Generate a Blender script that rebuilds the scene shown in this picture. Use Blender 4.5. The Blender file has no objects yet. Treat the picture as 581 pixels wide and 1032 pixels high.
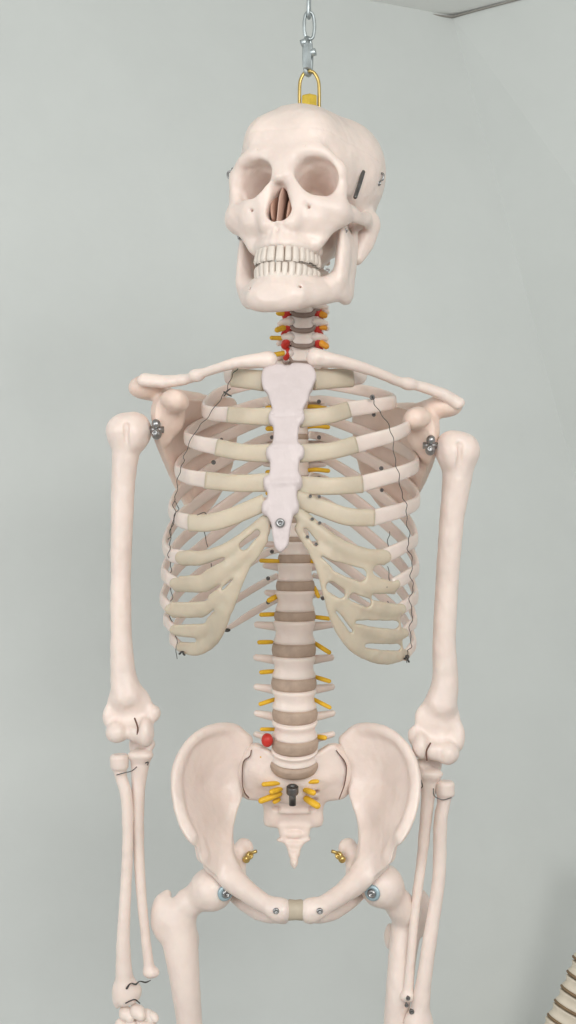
import bpy, math, random
import numpy as np
from mathutils import Vector, Matrix
random.seed(4)
scene = bpy.context.scene
col = scene.collection
D = 1200.0            # camera distance from the plane of the shoulders, mm
ZC = 1250.0           # camera height above the floor, mm
F = np.float32

def W(px, py, Y=0.0):
    """photo position + real depth (mm behind the shoulder plane) -> point in mm"""
    s = (D + Y) / D
    return np.array([(px - 290.5) * s, Y, (516.0 - py) * s])
def WP(l): return [W(*p) for p in l]

# ------------------------------------------------------------------ materials
def mat(name, base, rough=0.5, metal=0.0, noise=0.06, nscale=14.0, bump=0.0, bscale=60.0, sss=0.0, spec=0.4, dark=None):
    m = bpy.data.materials.new(name); m.use_nodes = True
    nt = m.node_tree; b = nt.nodes['Principled BSDF']
    b.inputs['Roughness'].default_value = rough; b.inputs['Metallic'].default_value = metal
    b.inputs['Specular IOR Level'].default_value = spec
    tc = nt.nodes.new('ShaderNodeTexCoord')
    n = nt.nodes.new('ShaderNodeTexNoise'); n.inputs['Scale'].default_value = nscale
    n.inputs['Detail'].default_value = 5.0; n.inputs['Roughness'].default_value = 0.6
    nt.links.new(tc.outputs['Object'], n.inputs['Vector'])
    r = nt.nodes.new('ShaderNodeValToRGB')
    d = dark if dark else tuple(c * (1 - 2.2 * noise) for c in base)
    l = tuple(min(1, c * (1 + noise)) for c in base)
    r.color_ramp.elements[0].position = 0.3; r.color_ramp.elements[0].color = (*d, 1)
    r.color_ramp.elements[1].position = 0.68; r.color_ramp.elements[1].color = (*l, 1)
    nt.links.new(n.outputs['Fac'], r.inputs['Fac']); nt.links.new(r.outputs['Color'], b.inputs['Base Color'])
    if sss:
        b.inputs['Subsurface Weight'].default_value = sss
        b.inputs['Subsurface Radius'].default_value = (1.0, 0.38, 0.22)
        b.inputs['Subsurface Scale'].default_value = 0.011
    if bump:
        n2 = nt.nodes.new('ShaderNodeTexNoise'); n2.inputs['Scale'].default_value = bscale
        n2.inputs['Detail'].default_value = 6.0
        nt.links.new(tc.outputs['Object'], n2.inputs['Vector'])
        bp = nt.nodes.new('ShaderNodeBump'); bp.inputs['Strength'].default_value = bump
        bp.inputs['Distance'].default_value = 0.004
        nt.links.new(n2.outputs['Fac'], bp.inputs['Height']); nt.links.new(bp.outputs['Normal'], b.inputs['Normal'])
    return m
BONE = mat('bone_plastic', (0.85, 0.722, 0.652), 0.34, noise=0.05, nscale=13, bump=0.3, bscale=60, sss=0.18)
BONE_BOUNCE = mat('bone_plastic_warm_bounce', (0.845, 0.675, 0.58), 0.40, noise=0.05, nscale=13, bump=0.3, bscale=60, sss=0.2)  # bone copy for the scapulae, warm bounce light between bones put into the colour
TOOTH = mat('tooth_enamel', (0.76, 0.68, 0.605), 0.33, noise=0.03, nscale=60)
STERN = mat('sternum_plastic', (0.67, 0.585, 0.575), 0.42, noise=0.035, nscale=25, bump=0.4, bscale=80)
CART = mat('cartilage_rubber', (0.585, 0.505, 0.39), 0.40, noise=0.06, nscale=22, bump=0.2, bscale=45, sss=0.3)
DISC = mat('disc_rubber', (0.47, 0.35, 0.27), 0.55, noise=0.10, nscale=50, bump=0.2, bscale=120)
CDISC = mat('neck_disc_rubber', (0.29, 0.215, 0.18), 0.55, noise=0.1, nscale=60)
SYMP = mat('symphysis_rubber', (0.50, 0.43, 0.33), 0.5, noise=0.06, nscale=30)
NERVE = mat('nerve_yellow', (0.80, 0.47, 0.03), 0.42, noise=0.1, nscale=60)
NERVO = mat('nerve_orange', (0.76, 0.33, 0.03), 0.42, noise=0.18, nscale=60)
RED = mat('artery_red', (0.55, 0.035, 0.025), 0.4, noise=0.12, nscale=60)
STEEL = mat('steel', (0.40, 0.40, 0.40), 0.3, metal=0.95, noise=0.15, nscale=90)
DSTEEL = mat('dark_steel', (0.17, 0.165, 0.16), 0.4, metal=0.8, noise=0.2, nscale=90)
ZINC = mat('zinc_chain', (0.50, 0.55, 0.56), 0.38, metal=0.8, noise=0.15, nscale=70)
BRASS = mat('brass', (0.62, 0.46, 0.17), 0.3, metal=0.9, noise=0.12, nscale=90)
YELLOW = mat('yellow_cap', (0.66, 0.47, 0.06), 0.4, metal=0.35, noise=0.12, nscale=90)
WIRE = mat('binding_wire', (0.085, 0.08, 0.075), 0.5, metal=0.5, noise=0.15, nscale=90)
WASHER = mat('blue_zinc_washer', (0.42, 0.55, 0.60), 0.4, metal=0.4, noise=0.08, nscale=90)
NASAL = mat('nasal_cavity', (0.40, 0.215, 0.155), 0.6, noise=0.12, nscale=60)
GROOVE = mat('joint_gap', (0.16, 0.085, 0.06), 0.8, noise=0.1)
OLDB = mat('aged_bone', (0.80, 0.71, 0.58), 0.5, noise=0.05, nscale=25, bump=0.2)
OLDD = mat('aged_disc', (0.27, 0.18, 0.10), 0.6, noise=0.1, nscale=40)

# ------------------------------------------------------------------ object helpers
ROOTLOC = {}
def empty(name, loc_mm, label, cat):
    o = bpy.data.objects.new(name, None); col.objects.link(o)
    o.empty_display_size = 0.05
    o.location = Vector(loc_mm) / 1000 + Vector((0, 0, ZC / 1000))
    o['label'] = label; o['category'] = cat
    ROOTLOC[o.name] = np.array(o.location) * 1000 - np.array([0, 0, ZC])
    return o
def obj(name, vf, m, parent=None, label=None, smooth=True):
    v, f = vf
    v = np.asarray(v, dtype=np.float64)
    c = (v.min(0) + v.max(0)) / 2
    me = bpy.data.meshes.new(name)
    vv = (v - c) / 1000
    if isinstance(f, np.ndarray):
        me.vertices.add(len(vv)); me.vertices.foreach_set('co', vv.astype(F).ravel())
        me.loops.add(f.size); me.loops.foreach_set('vertex_index', f.astype(np.int32).ravel())
        me.polygons.add(len(f)); me.polygons.foreach_set('loop_start', np.arange(0, f.size, f.shape[1], dtype=np.int32))
        me.update(calc_edges=True); me.validate()
    else:
        me.from_pydata([tuple(p) for p in vv], [], f); me.update()
    me.polygons.foreach_set('use_smooth', [smooth] * len(me.polygons))
    me.materials.append(m)
    o = bpy.data.objects.new(name, me); col.objects.link(o)
    ROOTLOC[o.name] = c
    if parent is not None:
        o.parent = parent
        o.location = Vector((c - ROOTLOC[parent.name]) / 1000)
    else:
        o.location = Vector(c / 1000) + Vector((0, 0, ZC / 1000))
    if label: o['label'] = label
    return o
def join(*l):
    V = []; Fc = []; n = 0
    for v, f in l:
        V.append(np.asarray(v, dtype=np.float64)); Fc += [tuple(int(i) + n for i in q) for q in f]; n += len(v)
    return np.concatenate(V), Fc
def xf(vf, M, t=(0, 0, 0)):
    return np.asarray(vf[0]) @ np.asarray(M).T + np.asarray(t), vf[1]
def rotx(a): c, s = math.cos(a), math.sin(a); return np.array([[1, 0, 0], [0, c, -s], [0, s, c]])
def roty(a): c, s = math.cos(a), math.sin(a); return np.array([[c, 0, s], [0, 1, 0], [-s, 0, c]])
def rotz(a): c, s = math.cos(a), math.sin(a); return np.array([[c, -s, 0], [s, c, 0], [0, 0, 1]])
R = math.radians

def crom(pts, n=8, closed=False):
    P = np.asarray(pts, dtype=np.float64); k = len(P); out = []
    rng = range(k if closed else k - 1)
    for i in rng:
        if closed: p0, p1, p2, p3 = P[i - 1], P[i], P[(i + 1) % k], P[(i + 2) % k]
        else:
            p1, p2 = P[i], P[i + 1]
            p0 = P[i - 1] if i > 0 else 2 * p1 - p2
            p3 = P[i + 2] if i + 2 < k else 2 * p2 - p1
        for j in range(n):
            t = j / n
            out.append(0.5 * (2 * p1 + (p2 - p0) * t + (2 * p0 - 5 * p1 + 4 * p2 - p3) * t * t + (3 * p1 - p0 - 3 * p2 + p3) * t ** 3))
    if not closed: out.append(P[-1])
    return np.array(out)
def sweep(pts, a, b=None, ref=None, seg=12, n=8, expo=1.0, smooth=True, roundcap=True, closed=False):
    """tube along a curve; a = half size along the binormal (list/number), b = half size along the normal.
    ref: function p -> outward direction, gives the normal"""
    P = crom(pts, n, closed) if smooth else np.asarray(pts, dtype=np.float64)
    m = len(P); tt = np.linspace(0, 1, m)
    def lst(x):
        if np.isscalar(x): return np.full(m, float(x))
        return np.interp(tt, np.linspace(0, 1, len(x)), x)
    A = lst(a); B = lst(a if b is None else b)
    if closed: T = np.roll(P, -1, 0) - np.roll(P, 1, 0)
    else: T = np.gradient(P, axis=0)
    T /= np.linalg.norm(T, axis=1)[:, None] + 1e-9
    rings = []
    nprev = None
    for i in range(m):
        if ref is not None: r = np.asarray(ref(P[i]), dtype=np.float64)
        elif nprev is None: r = np.array([0, 0, 1.0]) if abs(T[i][2]) < 0.9 else np.array([1.0, 0, 0])
        else: r = nprev
        nn = r - T[i] * (r @ T[i]); nn /= np.linalg.norm(nn) + 1e-9; nprev = nn
        bb = np.cross(T[i], nn)
        rings.append((P[i], T[i], nn, bb, A[i], B[i]))
    if roundcap and not closed:
        q0 = rings[0]; q1 = rings[-1]; pre = []; post = []
        for f_, s_ in ((0.35, 0.92), (0.75, 0.62), (0.95, 0.25)):
            e0 = min(q0[4], q0[5]) * f_; e1 = min(q1[4], q1[5]) * f_
            pre.insert(0, (q0[0] - q0[1] * e0, q0[1], q0[2], q0[3], q0[4] * s_, q0[5] * s_))
            post.append((q1[0] + q1[1] * e1, q1[1], q1[2], q1[3], q1[4] * s_, q1[5] * s_))
        rings = pre + rings + post
    th = np.linspace(0, 2 * np.pi, seg, endpoint=False)
    ct = np.sign(np.cos(th)) * np.abs(np.cos(th)) ** expo; st = np.sign(np.sin(th)) * np.abs(np.sin(th)) ** expo
    V = []
    for p, t_, nn, bb, a_, b_ in rings:
        V.append(p + np.outer(ct * b_, nn) + np.outer(st * a_, bb))
    V = np.concatenate(V); k = len(rings); Fc = []
    for i in range(k if closed else k - 1):
        i2 = (i + 1) % k
        for j in range(seg):
            j2 = (j + 1) % seg
            Fc.append((i * seg + j, i * seg + j2, i2 * seg + j2, i2 * seg + j))
    if not closed:
        Fc.append(tuple(range(seg))[::-1]); Fc.append(tuple((k - 1) * seg + j for j in range(seg)))
    return V, Fc
def lathe(profile, origin, axis, seg=20):
    """profile: (r, h) along axis"""
    ax = np.asarray(axis, dtype=np.float64); ax /= np.linalg.norm(ax)
    u = np.cross(ax, [0, 0, 1.0] if abs(ax[2]) < 0.9 else [1.0, 0, 0]); u /= np.linalg.norm(u); v = np.cross(ax, u)
    th = np.linspace(0, 2 * np.pi, seg, endpoint=False); V = []
    for r, h in profile: V.append(np.asarray(origin) + ax * h + np.outer(np.cos(th) * r, u) + np.outer(np.sin(th) * r, v))
    k = len(profile); Fc = []
    for i in range(k - 1):
        for j in range(seg):
            j2 = (j + 1) % seg; Fc.append((i * seg + j, i * seg + j2, (i + 1) * seg + j2, (i + 1) * seg + j))
    Fc.append(tuple(range(seg))[::-1]); Fc.append(tuple((k - 1) * seg + j for j in range(seg)))
    return np.concatenate(V), Fc
def ball(c, r, seg=18, rings=10, M=None):
    r = np.broadcast_to(np.asarray(r, dtype=np.float64), 3); V = []
    for i in range(1, rings):
        p = math.pi * i / rings
        for j in range(seg):
            t = 2 * math.pi * j / seg
            V.append((math.sin(p) * math.cos(t), math.sin(p) * math.sin(t), math.cos(p)))
    V.append((0, 0, 1)); V.append((0, 0, -1)); Fc = []
    for i in range(rings - 2):
        for j in range(seg):
            j2 = (j + 1) % seg; Fc.append((i * seg + j, (i + 1) * seg + j, (i + 1) * seg + j2, i * seg + j2))
    t_, b_ = len(V) - 2, len(V) - 1
    for j in range(seg):
        j2 = (j + 1) % seg; Fc.append((t_, j, j2)); Fc.append((b_, (rings - 2) * seg + j2, (rings - 2) * seg + j))
    V = np.array(V) * r
    if M is not None: V = V @ np.asarray(M).T
    return V + np.asarray(c), Fc
def screw(c, r, axis=(0, -1, 0), stem=5.0, seg=16):
    """pan head with a recessed socket, axis points out of the bone"""
    return lathe([(r * .45, -stem), (r * .45, -.2), (r, -.2), (r * 1.02, r * .3), (r * .8, r * .62), (r * .45, r * .72), (r * .42, r * .3), (r * .02, r * .22)], c, axis, seg)

# ------------------------------------------------------------------ signed distance modelling
class Sdf:
    def __init__(s, lo, hi, h):
        s.h = h; s.lo = np.asarray(lo, dtype=np.float64)
        n = np.ceil((np.asarray(hi) - s.lo) / h).astype(int) + 1
        s.ax = [(s.lo[i] + h * np.arange(n[i])).astype(F) for i in range(3)]
        s.f = np.full(tuple(n), 40.0, dtype=F)
    def op(s, fn, lo, hi, k=0.0, sub=False):
        mg = k + 3 * s.h
        sl = []
        for i in range(3):
            a = int(max(0, math.floor((lo[i] - mg - s.lo[i]) / s.h))); b = int(min(s.f.shape[i], math.ceil((hi[i] + mg - s.lo[i]) / s.h) + 1))
            if b <= a: return s
            sl.append(slice(a, b))
        sl = tuple(sl)
        X = s.ax[0][sl[0]][:, None, None]; Y = s.ax[1][sl[1]][None, :, None]; Z = s.ax[2][sl[2]][None, None, :]
        d = fn(X, Y, Z).astype(F); f = s.f[sl]
        if sub:
            if k > 0:
                h = np.clip(.5 - .5 * (f + d) / k, 0, 1); s.f[sl] = f * (1 - h) - d * h + k * h * (1 - h)
            else: s.f[sl] = np.maximum(f, -d)
        else:
            if k > 0:
                h = np.clip(.5 + .5 * (d - f) / k, 0, 1); s.f[sl] = d * (1 - h) + f * h - k * h * (1 - h)
            else: s.f[sl] = np.minimum(f, d)
        return s
    def chain(s, pts, r, k=3.0, sub=False, flat=None, ratio=1.0):
        """round cone chain; flat = direction along which the section is squeezed by ratio"""
        P = [np.asarray(p, dtype=np.float64) for p in pts]
        r = [float(r)] * len(P) if np.isscalar(r) else list(r)
        rm = max(r); lo = np.min(P, 0) - rm; hi = np.max(P, 0) + rm
        if flat is not None: flat = np.asarray(flat, dtype=np.float64); flat = flat / np.linalg.norm(flat)
        def fn(X, Y, Z):
            D_ = None
            for i in range(max(1, len(P) - 1)):
                a = P[i]; b = P[min(i + 1, len(P) - 1)]; ab = b - a; L = max(float(ab @ ab), 1e-9)
                qx, qy, qz = X - F(a[0]), Y - F(a[1]), Z - F(a[2])
                t = np.clip((qx * F(ab[0]) + qy * F(ab[1]) + qz * F(ab[2])) / F(L), 0, 1)
                qx = qx - t * F(ab[0]); qy = qy - t * F(ab[1]); qz = qz - t * F(ab[2])
                rad = F(r[i]) + t * F(r[min(i + 1, len(P) - 1)] - r[i])
                d2 = qx * qx + qy * qy + qz * qz
                if flat is not None:
                    w = qx * F(flat[0]) + qy * F(flat[1]) + qz * F(flat[2])
                    d2 = d2 + w * w * F(1 / ratio ** 2 - 1)
                    d = (np.sqrt(d2) - rad)
                    d = np.where(d > 0, d * F(min(1, ratio) * .5 + .5), d * F(min(1, ratio)))
                else: d = np.sqrt(d2) - rad
                D_ = d if D_ is None else np.minimum(D_, d)
            return D_
        return s.op(fn, lo, hi, k, sub)
    def cchain(s, pts, r, k=3.0, n=5, **kw):
        P = crom(pts, n); rr = np.interp(np.linspace(0, 1, len(P)), np.linspace(0, 1, len(pts)), r if not np.isscalar(r) else [r] * len(pts))
        return s.chain(list(P), list(rr), k, **kw)
    def ell(s, c, r, k=3.0, sub=False, M=None):
        r = np.broadcast_to(np.asarray(r, dtype=np.float64), 3); c = np.asarray(c, dtype=np.float64); rm = max(r)
        def fn(X, Y, Z):
            x, y, z = X - F(c[0]), Y - F(c[1]), Z - F(c[2])
            if M is not None:
                Mt = np.asarray(M).T
                x, y, z = [F(Mt[i][0]) * x + F(Mt[i][1]) * y + F(Mt[i][2]) * z for i in range(3)]
            k0 = np.sqrt((x / F(r[0])) ** 2 + (y / F(r[1])) ** 2 + (z / F(r[2])) ** 2)
            k1 = np.sqrt((x / F(r[0] ** 2)) ** 2 + (y / F(r[1] ** 2)) ** 2 + (z / F(r[2] ** 2)) ** 2)
            return k0 * (k0 - 1) / np.maximum(k1, 1e-6)
        ext = rm if M is not None else r
        return s.op(fn, c - ext, c + ext, k, sub)
    def slab(s, poly, gpts, t, k=3.0, rnd=1.5, holes=(), smooth=6, plane='xz'):
        """curved plate: outline polygon in x,z; depth surface through gpts (x,y,z); t half thickness (number or list of (x,z,t))"""
        poly = np.asarray(poly, dtype=np.float64)
        if smooth: poly = crom(poly, smooth, True)
        G = np.asarray(gpts, dtype=np.float64)
        g = tps(G[:, [0, 2]], G[:, 1])
        tf = None if np.isscalar(t) else tps(np.asarray(t)[:, :2], np.asarray(t)[:, 2])
        lo = np.array([poly[:, 0].min(), G[:, 1].min() - 12, poly[:, 1].min()]); hi = np.array([poly[:, 0].max(), G[:, 1].max() + 12, poly[:, 1].max()])
        lo -= 3; hi += 3
        def fn(X, Y, Z):
            x = X[:, 0, 0]; z = Z[0, 0, :]; XX, ZZ = np.meshgrid(x, z, indexing='ij')
            d2 = poly2(poly, XX, ZZ)
            for (h0, h1, r0, r1) in holes:
                ab = np.array(h1) - np.array(h0); L = max(ab @ ab, 1e-9)
                tt = np.clip(((XX - h0[0]) * ab[0] + (ZZ - h0[1]) * ab[1]) / L, 0, 1)
                d2 = np.maximum(d2, (r0 + (r1 - r0) * tt) - np.hypot(XX - h0[0] - ab[0] * tt, ZZ - h0[1] - ab[1] * tt))
            gg = g(XX, ZZ); gx, gz = np.gradient(gg, s.h) if min(gg.shape) > 1 else (0, 0)
            cf = 1 / np.sqrt(1 + gx ** 2 + gz ** 2)
            th = t if tf is None else np.maximum(tf(XX, ZZ), 1.3)
            d2 = d2[:, None, :]; dy = np.abs(Y - gg[:, None, :]) * cf[:, None, :] - (th if np.isscalar(th) else th[:, None, :])
            u = d2 + rnd; v = dy + rnd
            return np.sqrt(np.maximum(u, 0) ** 2 + np.maximum(v, 0) ** 2) + np.minimum(np.maximum(u, v), 0) - rnd
        return s.op(fn, lo, hi, k)
    def mesh(s, smooth=2, amp=.32):
        X = s.ax[0][:, None, None]; Y = s.ax[1][None, :, None]; Z = s.ax[2][None, None, :]
        s.f += F(amp) * (np.sin(X * F(.31) + F(2) * np.sin(Y * F(.13)) + 1) * np.sin(Y * F(.27) + F(1.5) * np.sin(Z * F(.11))) * np.sin(Z * F(.23) + F(1.7) * np.sin(X * F(.12)) + 2)
               + F(.13) * np.sin(X * F(.71) + np.sin(Z * F(.4))) * np.sin(Y * F(.66) + 2) * np.sin(Z * F(.58) + np.sin(X * F(.33))))
        return surfnet(s.f, s.lo, s.h, smooth)
def tps(P, v):
    P = np.asarray(P, dtype=np.float64); n = len(P)
    def U(r2): return np.where(r2 > 1e-9, r2 * np.log(np.maximum(r2, 1e-9)), 0)
    r2 = ((P[:, None] - P[None]) ** 2).sum(-1)
    A = np.zeros((n + 3, n + 3)); A[:n, :n] = U(r2) + np.eye(n) * 60.0; A[:n, n] = 1; A[:n, n + 1:] = P; A[n, :n] = 1; A[n + 1:, :n] = P.T
    w = np.linalg.solve(A, np.concatenate([v, [0, 0, 0]]))
    def f(X, Z):
        o = w[n] + w[n + 1] * X + w[n + 2] * Z
        for i in range(n): o = o + w[i] * U((X - P[i, 0]) ** 2 + (Z - P[i, 1]) ** 2)
        return o
    return f
def poly2(poly, X, Z):
    d = np.full(X.shape, 1e9); sgn = np.ones(X.shape); n = len(poly)
    for i in range(n):
        a = poly[i]; b = poly[i - 1]; e = b - a; wx, wz = X - a[0], Z - a[1]
        t = np.clip((wx * e[0] + wz * e[1]) / max(e @ e, 1e-9), 0, 1)
        d = np.minimum(d, (wx - e[0] * t) ** 2 + (wz - e[1] * t) ** 2)
        c1 = Z >= a[1]; c2 = Z < b[1]; c3 = e[0] * wz > e[1] * wx
        sgn = np.where((c1 & c2 & c3) | (~c1 & ~c2 & ~c3), -sgn, sgn)
    return sgn * np.sqrt(d)
def surfnet(f, lo, h, smooth=2):
    s = f < 0; n = np.array(f.shape)
    C = [(i, j, k) for i in (0, 1) for j in (0, 1) for k in (0, 1)]
    cnt = np.zeros(tuple(n - 1), dtype=np.int8)
    for i, j, k in C: cnt += s[i:n[0] - 1 + i, j:n[1] - 1 + j, k:n[2] - 1 + k]
    act = (cnt > 0) & (cnt < 8)
    I = np.argwhere(act); idx = np.full(tuple(n - 1), -1, dtype=np.int64); idx[act] = np.arange(len(I))
    val = {c: f[I[:, 0] + c[0], I[:, 1] + c[1], I[:, 2] + c[2]].astype(np.float64) for c in C}
    acc = np.zeros((len(I), 3)); num = np.zeros(len(I))
    for c in C:
        for a in range(3):
            if c[a] == 0:
                q = list(c); q[a] = 1; q = tuple(q); fa, fb = val[c], val[q]
                m = (fa < 0) != (fb < 0); t = np.where(m, fa / np.where(m, fa - fb, 1), 0)
                p = np.tile(np.array(c, dtype=np.float64), (len(I), 1)); p[:, a] += t
                acc += p * m[:, None]; num += m
    V = lo + h * (I + acc / np.maximum(num, 1)[:, None])
    Q = []
    for a in range(3):
        b, c = (a + 1) % 3, (a + 2) % 3
        s0 = np.take(s, range(n[a] - 1), axis=a); s1 = np.take(s, range(1, n[a]), axis=a)
        E = np.argwhere(s0 != s1)
        E = E[(E[:, b] > 0) & (E[:, c] > 0) & (E[:, b] < n[b] - 1) & (E[:, c] < n[c] - 1)]
        fl = s0[E[:, 0], E[:, 1], E[:, 2]]
        def g(db, dc):
            e = E.copy(); e[:, b] += db; e[:, c] += dc; return idx[e[:, 0], e[:, 1], e[:, 2]]
        q = np.stack([g(-1, -1), g(0, -1), g(0, 0), g(-1, 0)], 1)
        q[~fl] = q[~fl][:, ::-1]
        Q.append(q)
    Q = np.concatenate(Q)
    for _ in range(smooth):
        e = np.concatenate([Q[:, [0, 1]], Q[:, [1, 2]], Q[:, [2, 3]], Q[:, [3, 0]]])
        cn = np.bincount(e.ravel(), minlength=len(V)).astype(float); nv = np.zeros_like(V)
        for i in range(3):
            nv[:, i] = np.bincount(e[:, 0], V[e[:, 1], i], len(V)) + np.bincount(e[:, 1], V[e[:, 0], i], len(V))
        V = V * .4 + .6 * nv / np.maximum(cn, 1)[:, None]
    return V, Q
def sdf_for(pts, pad, h):
    P = np.asarray(pts); return Sdf(P.min(0) - pad, P.max(0) + pad, h)

# ================================================================== THE SKELETON
SK = empty('anatomical_skeleton', W(297, 1180, 30), 'pale pinkish-white life-size skeleton model hanging from a chain, facing the camera', 'skeleton')

# ------------------------------------------------------------------ skull (own frame in mm: x right, y back, z up)
SKM = roty(R(2.6)) @ rotx(R(-7.0)) @ rotz(R(-17))
SKS = 0.985; SKT = W(307.5, 225.5, -10)
ZS = 1.16                                   # long face of this cast
def fz(z): return z * ZS if z < 0 else z
def sk(vf): return (np.asarray(vf[0]) * SKS) @ SKM.T + SKT, vf[1]
def skp(p): return (np.array([p[0], p[1], fz(p[2])]) * SKS) @ SKM.T + SKT
def skv(v): return SKM @ np.asarray(v, dtype=np.float64)
def build_skull():
    S = Sdf((-82, -118, -75), (82, 108, 128), 1.15)
    P = lambda x, y, z: (x, y, fz(z))
    S.ell((0, 12, 50), (72, 86, 66), 0)
    S.ell((0, -34, 47), (52, 55, 58), 16)
    S.ell((0, 34, 14), (58, 56, 36), 14)
    S.ell((0, -4, -20), (34, 38, 30), 8)
    for q in (-1, 1):
        S.ell((q * 24, -60, 62), (20, 26, 22), 14)             # frontal eminences
        S.ell((q * 40, 20, 66), (33, 44, 40), 18)              # parietal bosses
    S.ell((0, -46, 6), (47, 36, 34), 8)                        # middle of the face
    S.ell(P(0, -60, -24), (28, 28, 27), 8)
    for q in (-1, 1):
        S.ell(P(q * 27, -68, -16), (20, 15, 18), 8)
        S.cchain([P(q * 6, -85, 33), P(q * 26, -84, 39), P(q * 42, -77, 36), P(q * 51, -66, 24)], [6, 5.5, 5.5, 6], 10)
        S.cchain([P(q * 51, -66, 26), P(q * 52, -62, 8), P(q * 48, -64, -10)], [7, 7.5, 9], 7)
        S.cchain([P(q * 49, -64, -10), P(q * 36, -74, -9), P(q * 20, -81, -4), P(q * 13, -83, 12)], [9, 8, 7, 5.5], 7)
        S.ell(P(q * 49, -59, -13), (14, 13, 12), 8)
        S.cchain([P(q * 50, -58, -16), P(q * 40, -60, -25), P(q * 30, -62, -38)], [8, 8, 8], 8)
        S.cchain([P(q * 53, -56, -12), P(q * 63, -38, -8), P(q * 67, -18, -4), P(q * 64, 4, 0), P(q * 60, 18, 3)], [10, 10, 9, 8, 7], 5, flat=(1, 0, 0), ratio=.62)
        S.cchain([P(q * 7, -84, 26), P(q * 13, -83, 6), P(q * 15, -81, -16), P(q * 12, -84, -27)], [6, 6.5, 7, 7], 8)
        S.cchain([(q * 58, 24, 4), (q * 56, 20, -16), (q * 52, 15, -34)], [15, 12, 7], 7)   # mastoid
        S.chain([P(q * 17, -34, -6), P(q * 18, -32, -36)], [7, 5], 5)                  # pterygoid
    S.cchain([P(0, -82, 33), P(0, -86, 23), P(0, -90, 13)], [8, 7.5, 5.5], 9)
    S.cchain([P(-25, -44, -40), P(-22, -66, -42), P(-12, -80, -43), P(0, -84, -43), P(12, -80, -43), P(22, -66, -42), P(25, -44, -40)], 7.5, 6, n=4)
    for i, x in enumerate((-20, -14.5, -8.5, -3.5, 3.5, 8.5, 14.5, 20)):                  # root ridges
        S.chain([P(x, -90.5 + abs(x) ** 1.75 * .09, -45), P(x * .95, -88 + abs(x) ** 1.75 * .075, -33)], [3.0, 1.5], 3)
    S.chain([P(0, -84, -27), P(0, -90, -26)], [5, 2.5], 4)
    # hollows
    for q in (-1, 1):
        S.ell((q * 80, -36, 24), (20, 26, 34), 12, sub=True)    # temple
        S.ell((q * 53, -24, -16), (10, 24, 28), 5, sub=True)    # behind the cheek bone
        S.chain([(q * 33.5 + 3.5, -98, 14), (q * 31.5 + 3.5, -76, 14), (q * 19, -30, 12)], [18.6, 18.4, 12], 1.2, sub=True)
        S.chain([(q * 27 + 3.5, -98, 17), (q * 26.5 + 3.5, -74, 16.5)], [16, 16], 1.4, sub=True)
        S.chain([(q * 26, -66, 14), (q * 15, -18, 11)], [13, 8], 3, sub=True)
        S.ell(P(q * 28, -88, -14), (1.9, 12, 1.5), 1.5, sub=True)
        S.ell((q * 24, -93, 41), (1.0, 6, 1.0), 1, sub=True)
    def nose(X, Y, Z):
        z = Z / np.where(Z < 0, F(ZS), F(1))
        z0 = np.clip((z + 16) / 24, 0, 1)
        r = 9.6 - 5.2 * z0
        ax = np.abs(X)
        d = np.sqrt(np.maximum(ax - (2.8 - 2.4 * z0), 0) ** 2 + (z + 16.5 - 19 * z0) ** 2) - r
        return np.maximum(d, np.maximum(-60 - Y * 0 - 45 + 0 * Y - Y, Y + 55))
    S.op(nose, (-18, -105, -34), (18, -52, 18), 2.2, sub=True)
    zz = S.ax[2][None, None, :]; S.f += F(.65) * np.exp(-((zz - F(61)) / F(1.0)) ** 2)      # saw line of the skull cap
    return S.mesh(2)
cran = obj('cranium', sk(build_skull()), BONE, SK)
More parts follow.
